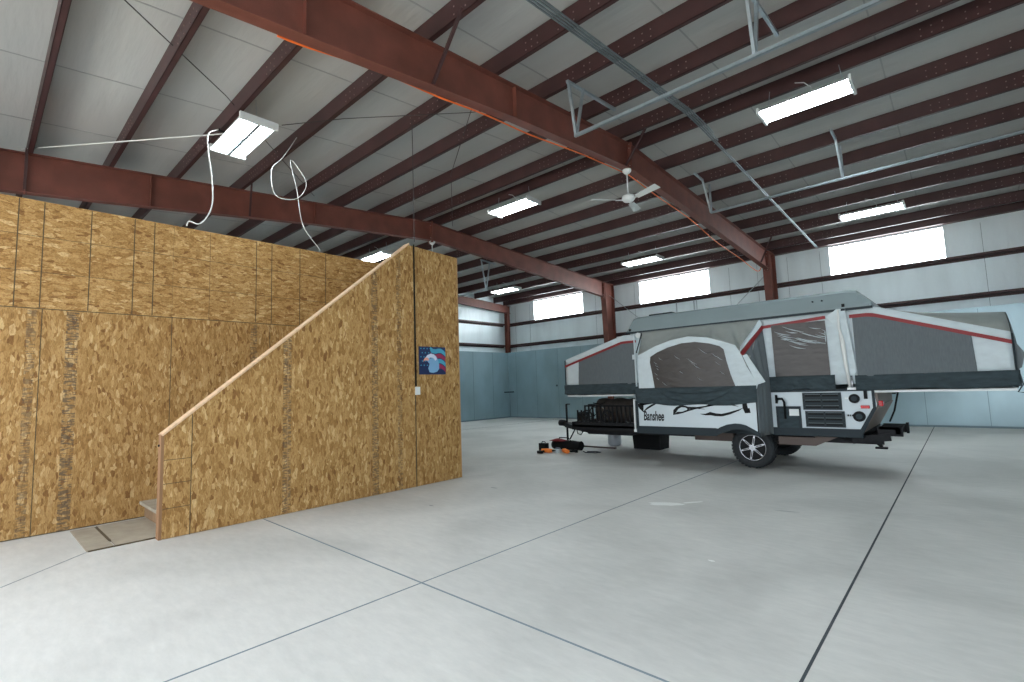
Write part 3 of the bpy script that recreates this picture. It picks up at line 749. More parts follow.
for iu in range(4):
    for iv in range(5):
        cu, cv = .07 + iu * .115 + (iv % 2) * .05, .93 - iv * .15; 
        pts = []
        for k in range(10):
            r = .033 if k % 2 == 0 else .014; a = k * pi / 5 + pi / 2
            pts.append(pp(cu + r * cos(a), cv + r * sin(a), .009))
        mb.face(pts, cyan)
head = [(.38, .08), (.33, .22), (.38, .38), (.30, .48), (.22, .52), (.22, .60), (.30, .70), (.42, .755), (.54, .74), (.64, .66), (.70, .54), (.745, .36), (.74, .2), (.66, .10), (.52, .06)]
mb.face([pp(a, b_, .0095) for a, b_ in head], eag)
mb.face([pp(a, b_, .010) for a, b_ in [(.24, .60), (.30, .69), (.42, .745), (.54, .73), (.62, .66), (.66, .56), (.60, .50), (.52, .60), (.42, .62), (.34, .58)]], eagw)
mb.face([pp(a, b_, .0105) for a, b_ in [(.36, .56), (.30, .61), (.22, .60), (.17, .54), (.155, .46), (.20, .50), (.27, .51), (.34, .50)]], beak)
mb.face([pp(a, b_, .011) for a, b_ in [(.40, .585), (.43, .60), (.455, .585), (.43, .57)]], black)
lab(mb.build('printed_picture', t), 'pale blue and white eagle head on a starred and striped flag')
t = thing('light_switch', (XG, 4.555, 1.40), 'small white switch box on the stair board wall below the dark conduit', 'switch')
mb = MB(); mb.box((XG + .0005, 4.52, 1.35), (XG + .03, 4.60, 1.47), whitep); mb.build('switch_plate', t, bevel=.004)
mb = MB(); mb.box((XG + .03, 4.55, 1.395), (XG + .038, 4.57, 1.425), whitep); mb.build('toggle', t)
mb = MB(); mb.tube([(XG + .012, 4.535, 1.48), (XG + .012, 4.53, 2.6), (XG + .012, 4.53, 3.66)], .011, black, 8)
tag(mb.build('wall_conduit'), 'dark upright conduit on the stair board wall left of the poster', 'conduit')

# ------------------------------------------------------------------ details on the far wall
t = thing('corner_outlet', (XLN + .06, YLN - .05, 1.2), 'dark bar and upright pipe in the far hall corner', 'outlet')
mb = MB(); mb.tube([(XLN + .10, YLN - .06, .0), (XLN + .10, YLN - .06, 1.2)], .012, liner_s, 8); mb.build('pipe', t)
mb = MB(); mb.box((XLN + .01, YLN - .34, 1.16), (XLN + .05, YLN - .03, 1.21), dgrey); mb.box((XLN + .05, YLN - .07, 1.16), (XLN + .34, YLN - .02, 1.21), dgrey); mb.build('bar', t)
t = thing('wall_hook', (-13.2, YLN - .02, 1.42), 'tiny dark hook on the far metal wall left of the camper', 'hook')
mb = MB(); mb.box((-13.22, YLN - .012, 1.38), (-13.16, YLN, 1.46), dgrey); mb.tube([(-13.19, YLN - .01, 1.43), (-13.19, YLN - .05, 1.41), (-13.19, YLN - .05, 1.45)], .008, dgrey, 6); mb.build('hook_body', t)
mb = MB(); mb.tube([(-7.78, YF - .03, 4.35), (-7.78, YF - .03, 3.05)], .014, steel, 6)
tag(mb.build('wall_pipe'), 'left thin grey pipe running down the wall under the middle daylight panel', 'pipe', 'thin wall pipes')
mb = MB(); mb.tube([(-7.12, YF - .03, 4.35), (-7.12, YF - .03, 3.05)], .014, steel, 6); mb.tube([(-7.02, YF - .03, 4.35), (-7.02, YF - .03, 3.05)], .010, steel, 6)
tag(mb.build('wall_pipe'), 'right pair of thin grey pipes running down the wall under the middle daylight panel', 'pipe', 'thin wall pipes')
#CAMPER#
# ------------------------------------------------------------------ pop-up camper
cp = thing('pop_up_camper', (-2.8, 9.4, 0), 'grey and white pop-up tent camper raised open, with red piping and black wheels', 'camper')
CY0, CY1 = 8.46, 10.30         # near and far sides of the body
SY = 8.0                       # face of the slide-out
def P2(pts, y): return [(x, y, z) for x, z in pts]

# main body shell
bt = MB()
body = [(-4.65, .60), (-1.16, .60), (-1.02, .86), (-.96, 1.0), (-.985, 1.215), (-4.65, 1.215)]
bt.prism(P2(body, CY0 + .01), (0, CY1 - CY0 - .02, 0), white, brown)
bo = bt.build('body', cp, bevel=.01)
# grille panels, ports and hatches on the right part of the side
louv = mat('louvre edge', (.10, .135, .15), .5)
def louver(x0, x1, z0, z1, nrow):
    mb = MB(); y = CY0
    mb.box((x0, y - .018, z0), (x1, y + .012, z1), dgrey)
    mb.build('vent_frame', v_)
    mb = MB(); cx = (x0 + x1) / 2
    for k in range(nrow):
        zc = z0 + (z1 - z0) * (k + .5) / nrow
        for a, b_ in ((x0 + .035, cx - .012), (cx + .012, x1 - .035)):
            mb.box((a, y - .021, zc - .017), (b_, y - .0175, zc + .012), black)
            mb.bar((a, y - .024, zc + .018), (b_, y - .024, zc + .018), .012, .008, louv)
    mb.build('louvers', v_)
v_ = bpy.data.objects.new('side_vent', None); COL.objects.link(v_); v_.parent = cp; v_.location = (0, 0, 0)
v_.location = -Vector(cp.location) + Vector(cp.location); v_['label'] = 'upper charcoal louvred vent'
louver(-1.86, -1.37, .935, 1.185, 3)
v_ = bpy.data.objects.new('side_vent', None); COL.objects.link(v_); v_.parent = cp; v_['label'] = 'lower charcoal louvred vent'
louver(-1.84, -1.345, .685, .915, 3)
mb = MB(); mb.box((-2.235, CY0 - .022, .63), (-1.90, CY0 + .01, .985), dgrey); mb.box((-2.20, CY0 - .026, .66), (-1.93, CY0 - .02, .95), skirt_m)
lab(mb.build('storage_hatch', cp, bevel=.008), 'charcoal hatch with white notice')
mb = MB(); mb.box((-2.05, CY0 - .030, .845), (-1.92, CY0 - .025, .945), whitep); mb.build('notice', cp)
mb = MB(); mb.tube([(-2.215, CY0 - .03, 1.16), (-2.215, CY0 - .03, 1.03)], .018, black, 8); mb.tube([(-2.215, CY0 - .03, 1.10), (-2.13, CY0 - .045, 1.10), (-2.105, CY0 - .045, 1.05), (-2.105, CY0 - .045, .80)], .017, black, 8)
mb.build('hatch_handle', cp)
for nm, (x, z, r) in (('water_inlet', (-1.215, 1.095, .065)), ('power_inlet', (-1.175, .845, .073))):
    mb = MB(); mb.disc((x, CY0 - .008, z), (0, 1, 0), r, .04, black, 24); mb.disc((x, CY0 - .032, z), (0, 1, 0), r * .55, .012, dgrey if nm == 'water_inlet' else skirt_m, 20)
    mb.build(nm, cp)
mb = MB(); mb.box((-1.15, CY0 - .02, .955), (-1.045, CY0 + .01, 1.0), redl); lab(mb.build('marker_lamp', cp, bevel=.006), 'red marker lamp')
mb = MB(); mb.box((-1.10, CY0 - .025, 1.09), (-1.06, CY0 + .01, 1.20), black); mb.build('roof_latch', cp, bevel=.004)
mb = MB()
for k, x in enumerate((-1.315, -1.285, -1.262)): mb.box((x, CY0 - .003, .845), (x + (.02 if k != 1 else .012), CY0 + .005, .87), black)
mb.box((-1.33, CY0 - .002, 1.09), (-1.26, CY0 + .004, 1.11), whitep)
lab(mb.build('side_marking', cp), 'small dark printed mark and pale tag')
# trim band under the body and the white corner
mb = MB(); mb.box((-4.66, CY0 - .015, .545), (-1.15, CY0 + .03, .665), dgrey); mb.build('lower_trim', cp, bevel=.006)
mb = MB(); mb.box((-4.66, CY1 - .03, .545), (-1.15, CY1 + .015, .665), dgrey); mb.build('lower_trim', cp, bevel=.006)
mb = MB(); mb.prism(P2([(-1.15, .60), (-.975, .95), (-.98, 1.21), (-1.01, 1.21), (-1.01, .97), (-1.19, .64)], CY0 - .006), (0, .03, 0), dgrey); mb.build('corner_trim', cp)
# rear end with lamps and strap
mb = MB(); mb.face([(-1.145, CY0 + .04, .62), (-1.145, CY1 - .04, .62), (-.945, CY1 - .04, 1.0), (-.945, CY0 + .04, 1.0)], brown)
mb.box((-.985, CY0 + .05, 1.02), (-.955, CY1 - .05, 1.2), brown); mb.build('rear_panel', cp, solid=.01)
mb = MB(); mb.box((-.96, CY0 + .08, .98), (-.90, CY0 + .22, 1.06), redl); lab(mb.build('tail_lamp', cp, bevel=.01), 'red tail lamp')
mb = MB(); mb.tube([(-.93, CY1 - .15, 1.16), (-.86, CY1 - .2, 1.12), (-.90, CY1 - .5, .85), (-.95, CY1 - .7, .70)], .014, black, 6); mb.disc((-.91, CY1 - .2, 1.14), (1, 0, 0), .04, .05, black, 12); mb.build('strap', cp)
# chassis
mb = MB()
for y in (CY0 + .25, CY1 - .25): mb.box((-6.05, y - .03, .44), (-.95, y + .03, .56), blackm)
for x in (-5.9, -4.7, -3.6, -1.9, -1.1): mb.box((x - .025, CY0 + .22, .45), (x + .025, CY1 - .22, .54), blackm)
mb.box((-4.6, CY0 + .05, .54), (-1.15, CY1 - .05, .61), blackm)
mb.build('chassis', cp)
mb = MB(); mb.box((-2.62, CY0 + .1, .27), (-2.56, CY1 - .1, .35), sole); mb.box((-3.6, CY0 + .12, .40), (-2.95, CY0 + .3, .53), sole); mb.box((-2.25, CY0 + .05, .40), (-1.75, CY0 + .25, .52), sole)
mb.prism(P2([(-1.75, .40), (-1.45, .545), (-1.75, .545)], CY0 + .05), (0, .2, 0), sole)
lab(mb.build('axle', cp), 'brown steel axle and side beams')
# slide-out with wheel arch
def archpts(r, n=14): return [(-2.63 + r * cos(a), .30 + r * 1.0 * sin(a)) for a in [pi * (1 - k / n) for k in range(n + 1)]]
AO = [(-3.01, .63), (-2.94, .68), (-2.83, .725), (-2.71, .745), (-2.63, .74), (-2.55, .72), (-2.46, .67), (-2.39, .63)]
AI = [(-3.02, .54), (-2.92, .59), (-2.79, .64), (-2.66, .658), (-2.56, .645), (-2.48, .615), (-2.39, .565)]
sl = MB(); ar = AO
face = [(-4.34, .66), (-2.97, .66)] + AO[1:] + [(-2.385, 1.20), (-4.34, 1.20)]
sl.prism(P2(face, SY), (0, .52, 0), white, dgrey)
so = sl.build('slide_out', cp)
mb = MB()
mb.box((-4.385, SY - .012, .54), (-4.34, SY + .5, 1.10), dgrey); mb.box((-4.385, SY - .014, .54), (-3.0, SY + .03, .665), dgrey)
poly = [(-3.04, .54), (-3.04, .63)] + AO + [(-2.36, .61), (-2.36, .545)] + list(reversed(AI))
mb.prism(P2(poly, SY - .016), (0, .05, 0), dgrey)
mb.build('slide_trim', cp)
mb = MB(); mb.box((-4.43, SY - .01, .60), (-4.405, SY + .02, 1.13), whitep); mb.box((-4.44, SY - .012, .555), (-4.36, SY + .02, .60), whitep); lab(mb.build('corner_strip', cp), 'white upright strip')
# tribal flame decal
def dec(pts, parent=None):
    mb_dec.face([(x, SY - .004, z) for x, z in pts], black)
mb_dec = MB()
def px2(a, b_):
    """decal outlines were traced in millimetre units on the slide-out's own face"""
    return (-4.34 + a * .001, .66 + b_ * .001)
def ribbon(cl, wd):
    """tapered stroke following a centre line, widths per point"""
    n = len(cl); L_, R_ = [], []
    wd = [q_ * 1.35 for q_ in wd]
    for i in range(n):
        a = Vector(cl[max(i - 1, 0)]); b_ = Vector(cl[min(i + 1, n - 1)]); d = (b_ - a).normalized(); nn = Vector((-d.y, d.x)); p = Vector(cl[i])
        L_.append(p + nn * wd[i] / 2); R_.append(p - nn * wd[i] / 2)
    for i in range(n - 1):
        mb_dec.face([(px2(*q)[0], SY - .004, px2(*q)[1]) for q in (L_[i], L_[i + 1], R_[i + 1], R_[i])], black)
ribbon([(40, 400), (60, 330), (95, 250), (170, 310), (260, 360), (360, 400)], [90, 70, 14, 22, 26, 8])
ribbon([(40, 400), (90, 385), (160, 395), (250, 400)], [50, 40, 30, 20])
ribbon([(640, 205), (670, 265), (720, 320), (790, 350), (860, 340), (900, 320), (1050, 320), (1200, 345), (1330, 380)], [4, 44, 34, 26, 20, 26, 22, 16, 30])
ribbon([(640, 205), (720, 235), (800, 245), (900, 280), (1050, 315), (1180, 300)], [4, 30, 18, 20, 12, 3])
ribbon([(880, 325), (905, 300), (880, 275)], [8, 22, 6])
ribbon([(1100, 225), (1180, 215), (1260, 232), (1340, 215), (1440, 210), (1560, 240), (1700, 290), (1760, 320)], [3, 18, 40, 34, 30, 26, 16, 3])
ribbon([(1200, 345), (1330, 385), (1480, 375), (1600, 372), (1700, 345)], [16, 40, 26, 18, 3])
ribbon([(1380, 400), (1450, 385), (1560, 395), (1640, 385)], [20, 12, 20, 6])
ribbon([(1790, 400), (1795, 330), (1815, 262), (1845, 262), (1845, 320)], [50, 55, 50, 40, 20])
o = mb_dec.build('flame_decal', cp); lab(o, 'black flame swoosh stickers')
tx = bpy.data.curves.new('txt', 'FONT'); tx.body = 'Banshee'; tx.size = .13; tx.extrude = .001; tx.shear = .15; tx.offset = .003
to = bpy.data.objects.new('txt', tx); COL.objects.link(to)
dg = bpy.context.evaluated_depsgraph_get(); me = bpy.data.meshes.new_from_object(to.evaluated_get(dg))
bpy.data.objects.remove(to)
me.materials.clear(); me.materials.append(black)
for v in me.vertices: v.co = Vector((v.co.x * .88, -v.co.z, v.co.y * 1.75))
lo = bpy.data.objects.new('lettering', me); COL.objects.link(lo); lo.parent = cp; lo.location = Vector((-4.25, SY - .004, .765)) - Vector(cp.location)
lab(lo, 'black name lettering on the white side')

# wheels
def wheel(y, face, label=None):
    X, Z, R = -2.63, .330, .318
    e = bpy.data.objects.new('wheel', None); COL.objects.link(e); e.parent = cp; e.location = Vector((X, y, Z)) - Vector(cp.location)
    s_ = face
    mb = MB()
    prof = [(.20, -.085), (.235, -.10), (.29, -.105), (.312, -.085), (.318, -.05), (.318, .05), (.312, .085), (.29, .105), (.235, .10), (.20, .085)]
    n = 48
    vs = [(X + r * cos(2 * pi * k / n), y + o_, Z + r * sin(2 * pi * k / n)) for k in range(n) for r, o_ in prof]
    q = len(prof); mb.raw(vs, [(k * q + i, k * q + i + 1, ((k + 1) % n) * q + i + 1, ((k + 1) % n) * q + i) for k in range(n) for i in range(q - 1)], tire, True)
    for k in range(36):   # tread blocks
        a = 2 * pi * k / 36
        for o_ in (-.06, .0, .06):
            c_ = Vector((X + .321 * cos(a + o_), y + o_, Z + .320 * sin(a + o_))); t_ = Vector((-sin(a), 0, cos(a)))
            if c_.z > .012: mb.bar(c_ - t_ * .018, c_ + t_ * .018, .045, .008, tire, (cos(a), 0, sin(a)))
    mb.build('tyre', e)
    mb = MB(); yo = y + s_ * .085
    mb.disc((X, y + s_ * .03, Z), (0, 1, 0), .195, .06, black, 36)
    vs = []
    n = 36
    for k in range(n):
        a = 2 * pi * k / n
        for r, o_ in ((.203, .0), (.203, .015), (.196, .018), (.187, .0), (.187, -.05)): vs.append((X + r * cos(a), y + s_ * (.075 + o_), Z + r * sin(a)))
    mb.raw(vs, [(k * 5 + i, k * 5 + i + 1, ((k + 1) % n) * 5 + i + 1, ((k + 1) % n) * 5 + i) for k in range(n) for i in range(4)], alloy, True)
    for k in range(6):
        a = 2 * pi * k / 6 + .32
        d = Vector((cos(a), 0, sin(a)))
        c_ = Vector((X, y + s_ * .088, Z))
        t_ = Vector((-sin(a), 0, cos(a)))
        vs = [c_ + d * r_ + t_ * w_ + Vector((0, s_ * o_, 0)) for r_, w_ in ((.04, .016), (.185, .012)) for w_ in (w_, -w_) for o_ in (0, -.03)]
        mb.raw(vs, [(0, 2, 6, 4), (1, 5, 7, 3), (0, 4, 5, 1), (2, 3, 7, 6), (0, 1, 3, 2), (4, 6, 7, 5)], alloy if k % 1 == 0 else black)
        mb.bar(c_ + d * .06 + Vector((0, s_ * .001, 0)), c_ + d * .15 + Vector((0, s_ * .001, 0)), .012, .004, black, (0, 1, 0))
    mb.disc((X, y + s_ * .09, Z), (0, 1, 0), .045, .03, alloy, 18)
    mb.build('rim', e)
    return e
wheel(8.56, -1); wheel(10.20, 1)

# tent roof shell
mb = MB()
zr0, zr1 = 2.365, 2.655
ra = [(-4.75, zr0), (-4.72, zr0 + .07), (-4.60, zr1 - .02), (-4.52, zr1), (-1.14, zr1), (-1.06, zr1 - .03), (-.90, zr0 + .07), (-.88, zr0)]
ri = [(x * 1.0, z) for x, z in ra]
yA, yB = CY0 - .02, CY1 + .02
sec = [(yA, 0), (yA + .005, .06), (yA + .05, .25), (yA + .09, .29), (9.38, .31), (yB - .09, .29), (yB - .05, .25), (yB - .005, .06), (yB, 0)]
xs_ = [-4.75, -4.73, -4.62, -4.50, -3.9, -3.0, -2.2, -1.6, -1.20, -1.08, -.92, -.88]
hs_ = [.04, .35, .93, 1.0, 1.0, 1.0, 1.0, 1.0, 1.0, .93, .35, .04]
vs = [(x, y, zr0 + h * k) for x, k in zip(xs_, hs_) for y, h in sec]
q = len(sec)
fs = [(i * q + jx, (i + 1) * q + jx, (i + 1) * q + jx + 1, i * q + jx + 1) for i in range(len(xs_) - 1) for jx in range(q - 1)]
fs += [tuple(range(q)), tuple(reversed([(len(xs_) - 1) * q + k for k in range(q)]))]
fs += [tuple([i * q for i in range(len(xs_))] + [i * q + q - 1 for i in reversed(range(len(xs_)))])]
mb.raw(vs, fs, roofm); mb.build('roof_shell', cp)
mb = MB(); mb.box((-4.75, yA - .008, zr0 - .015), (-.90, yA + .012, zr0 + .018), dgrey); mb.box((-4.70, yA - .006, zr0 + .018), (-.93, yA + .004, zr0 + .045), roofm); mb.build('roof_edge_trim', cp)
mb = MB()
for x, z in ((-4.66, zr0 + .05), (-1.24, zr0 + .06)): mb.box((x - .018, yA - .014, z - .02), (x + .018, yA + .01, z + .025), black)
for x in (-1.62, -1.50): mb.disc((x, yA + .02, zr0 + .17), (0, 1, 0), .012, .03, dgrey, 8)
mb.build('roof_latches', cp)
mb = MB(); mb.box((-4.42, 8.75, zr1 - .0), (-3.95, 9.15, zr1 + .06), dgrey); mb.build('roof_vent', cp, bevel=.015)

# tent walls between roof and body (right of the slide-out)
ty = CY0 + .005
mb = MB()
mb.grid(lambda u, v: (-2.36 + u * 1.40 - 0 * v, ty + .012 * sin(u * 9) * (1 - abs(2 * v - 1)), 1.30 + v * (zr0 - 1.30)), 16, 6, canvas)
mb.grid(lambda u, v: (-4.68 + u * .36, ty + .01, 1.15 + v * (zr0 - 1.15)), 3, 4, canvas)
mb.grid(lambda u, v: (-4.68 + u * 3.7, CY1 - .005, 1.15 + v * (zr0 - 1.15)), 16, 4, canvas)
mb.build('tent_wall', cp, solid=.004)
mb = MB(); mb.grid(lambda u, v: (-2.20 + u * .73 + v * -.01, ty - .028 + .006 * sin(u * 31 + v * 17) * v, 1.44 + v * .80), 24, 12, vinyl); lab(mb.build('tent_window', cp), 'dark clear vinyl window with creases')
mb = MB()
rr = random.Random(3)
for k in range(26):   # glints on the vinyl creases, drawn as pale strokes
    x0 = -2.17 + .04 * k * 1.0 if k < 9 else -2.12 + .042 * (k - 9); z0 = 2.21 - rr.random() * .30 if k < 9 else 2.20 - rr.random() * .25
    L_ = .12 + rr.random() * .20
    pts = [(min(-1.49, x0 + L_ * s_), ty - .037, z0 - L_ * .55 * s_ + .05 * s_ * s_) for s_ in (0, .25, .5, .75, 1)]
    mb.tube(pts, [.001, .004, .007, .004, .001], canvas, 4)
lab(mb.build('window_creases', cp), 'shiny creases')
# dark red piping
mb = MB()
mb.bar((-2.345, ty - .016, 2.225), (-1.475, ty - .016, 2.285), .014, .045, redc); mb.build('window_piping', cp)
# grey fabric drape at the slide-out's right side, with its red and white edge
def drape(u, v):     # u from slide front corner to roof line, v down
    x = -2.545 * (1 - u) + -2.345 * u
    ztop_ = 1.82 * (1 - u) + 2.235 * u
    x2 = -2.37 * (1 - u) + -2.30 * u
    y = SY * (1 - u) + (CY0 + .01) * u
    zz = ztop_ + (.56 - ztop_) * v
    xx = x + (x2 - x) * min(1, v * 2.2)
    return (xx + .012 * sin(u * 22), y, zz)
mb = MB(); mb.grid(drape, 16, 12, mesh_m); lab(mb.build('side_drape', cp, solid=.006), 'dark grey hanging side cloth')
mb = MB(); mb.bar((-2.535, SY - .01, 1.80), (-2.335, CY0 - .02, 2.235), .02, .06, redc); mb.build('slide_piping', cp)
mb = MB(); mb.face([(-2.56, SY - .012, 1.84), (-2.545, SY - .012, 1.92), (-2.37, CY0 - .02, 2.355), (-2.33, CY0 - .022, 2.27)], canvas); mb.face([(-2.52, SY - .014, 1.78), (-2.46, SY - .014, 1.80), (-2.22, SY - .03, 1.37), (-2.34, SY - .03, 1.33)], canvas)
lab(mb.build('edge_band', cp, solid=.008), 'white edge band')
# slide tent front: white arch with a big dark window
archo = [(-4.30, 1.27), (-4.29, 1.90), (-4.14, 1.96), (-3.95, 2.04), (-3.66, 2.12), (-3.36, 2.155), (-3.05, 2.11), (-2.80, 2.02), (-2.62, 1.95), (-2.55, 1.82), (-2.48, 1.62), (-2.34, 1.33), (-2.36, 1.27)]
mb = MB(); mb.prism(P2(archo, SY - .006), (0, .02, 0), canvas); mb.build('slide_tent_front', cp)
wino = [(-4.00, 1.31), (-4.03, 1.55), (-4.065, 1.76), (-4.05, 1.86), (-3.93, 1.925), (-3.72, 2.0), (-3.48, 2.05), (-3.25, 2.055), (-3.02, 2.01), (-2.86, 1.955), (-2.80, 1.90), (-2.77, 1.72), (-2.72, 1.50), (-2.66, 1.31)]
mb = MB(); mb.prism(P2(wino, SY - .012), (0, .006, 0), vinyl); lab(mb.build('slide_tent_window', cp), 'large arched dark vinyl window')
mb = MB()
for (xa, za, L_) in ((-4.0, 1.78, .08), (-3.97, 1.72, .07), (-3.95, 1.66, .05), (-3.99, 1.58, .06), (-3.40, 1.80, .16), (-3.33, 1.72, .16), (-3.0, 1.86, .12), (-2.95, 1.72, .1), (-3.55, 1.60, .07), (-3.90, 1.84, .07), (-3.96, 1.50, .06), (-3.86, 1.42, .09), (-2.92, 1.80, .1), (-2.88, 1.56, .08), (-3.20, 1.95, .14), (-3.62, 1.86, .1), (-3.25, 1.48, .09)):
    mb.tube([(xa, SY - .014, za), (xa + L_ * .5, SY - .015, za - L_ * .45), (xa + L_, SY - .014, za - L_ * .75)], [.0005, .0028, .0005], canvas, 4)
mb.build('window_creases', cp)  # pale strokes stand in for highlights on the creased vinyl
# grey cloth from the arch up to the roof edge
top_arch = archo[1:11]
def roofcloth(u, v):
    k = u * (len(top_arch) - 1); i = min(int(k), len(top_arch) - 2); fr_ = k - i
    a = Vector(top_arch[i]).lerp(Vector(top_arch[i + 1]), fr_)
    xr = -4.42 + u * (-2.37 + 4.42)
    fold = .05 * sin(u * 42 + v * 2) * max(0, (u - .5)) * 2 * sin(pi * v)
    return (a[0] + (xr - a[0]) * v, SY - .004 + (CY0 - .015 - SY) * v, a[1] + (zr0 - a[1]) * v - .05 * sin(pi * v) + fold)
mb = MB(); mb.grid(roofcloth, 90, 10, canvg); lab(mb.build('slide_tent_roof', cp, solid=.004), 'grey sloping cloth')
mb = MB(); mb.face([(-4.30, SY - .004, 1.27), (-4.30, SY - .004, 1.90), (-4.42, CY0, zr0 - .02), (-4.42, CY0, 1.27)], canvas); mb.build('slide_tent_side', cp, solid=.006)
mb = MB(); mb.tube([(-4.42, CY0 - .03, zr0 - .03), (-4.33, SY + .15, 2.15), (-4.31, SY - .02, 1.95)], .012, dgrey, 6); mb.disc((-4.47, CY0 - .06, 2.30), (0, 1, 0), .05, .06, whitep, 12); mb.build('tent_pole', cp)
# charcoal skirt draped over the slide-out
def skirt(x0, x1, y, zt, zb_fn, amp=.012, fr=7, seed=0):
    def fn(u, v):
        x = x0 + (x1 - x0) * u; z = zt + (zb_fn(u) - zt) * v
        return (x, y - .014 - amp * (.5 + .5 * sin(u * fr * 3 + v * 7 + seed)) * sin(pi * min(1, v * 1.1)) - amp * .8 * sin(u * fr * 7 + seed * 2 - v * 9) * v, z)
    return fn
mb = MB(); mb.grid(skirt(-4.37, -2.36, SY, 1.32, lambda u: 1.055 - .03 * sin(u * pi) + .012 * sin(u * 14), .014, 5), 48, 10, skirt_m)
def swag(u, v):   # loose fold hanging below the window
    x = -4.02 + u * 1.40; s_ = sin(pi * u)
    return (x, SY - .03 - .03 * sin(pi * v) * s_, 1.325 - .23 * s_ ** .8 * (v * .55 + .45) - .04 * v * s_ + (0 if v < .99 else 0))
mb.grid(swag, 28, 6, skirt_m); lab(mb.build('slide_skirt', cp, solid=.004), 'charcoal cloth skirt with sagging folds')
mb = MB(); mb.grid(skirt(-2.32, -1.42, CY0, 1.44, lambda u: 1.235 - .01 * sin(u * 9), .014, 6, 1), 30, 8, skirt_m); mb.build('window_skirt', cp, solid=.004)
mb = MB(); mb.box((-2.40, CY0 - .01, 1.20), (-1.0, CY0 + .03, 1.235), dgrey); mb.build('body_rail', cp)
# unzipped door flap and light pole
mb = MB()
def flap(u, v): return (-1.46 + .17 * u * (1 - v * .0) + .0 * v + .02 * sin(v * 9) * u, ty - .03 - .03 * sin(u * 5 + v * 6), 2.36 - v * (.28 - .25 * (1 - u)))
mb.face([(-1.47, ty - .025, 2.29), (-1.33, ty - .03, 2.385), (-1.27, ty - .04, 2.38), (-1.31, ty - .05, 2.09)], canvas)
mb.face([(-1.30, ty - .03, 2.38), (-1.22, ty - .03, 2.385), (-1.20, ty - .035, 2.1), (-1.15, ty - .03, 1.5), (-1.17, ty - .03, 1.44), (-1.25, ty - .02, 1.44)], canvas)
lab(mb.build('door_flap', cp, solid=.006), 'loose white canvas flap')
mb = MB(); mb.tube([(-1.305, ty - .045, 2.37), (-1.31, ty - .05, 2.1), (-1.285, ty - .05, 1.9), (-1.27, ty - .05, 1.6), (-1.245, ty - .045, 1.25)], [.014, .016, .03, .024, .018], whitec, 8); mb.build('rolled_cloth', cp)
mb = MB(); mb.tube([(-1.22, ty - .03, 1.42), (-1.22, ty - .03, 1.22)], .014, alloy, 8); mb.box((-1.28, ty - .06, 1.22), (-1.18, ty - .01, 1.25), whitep); mb.build('pole_foot', cp)

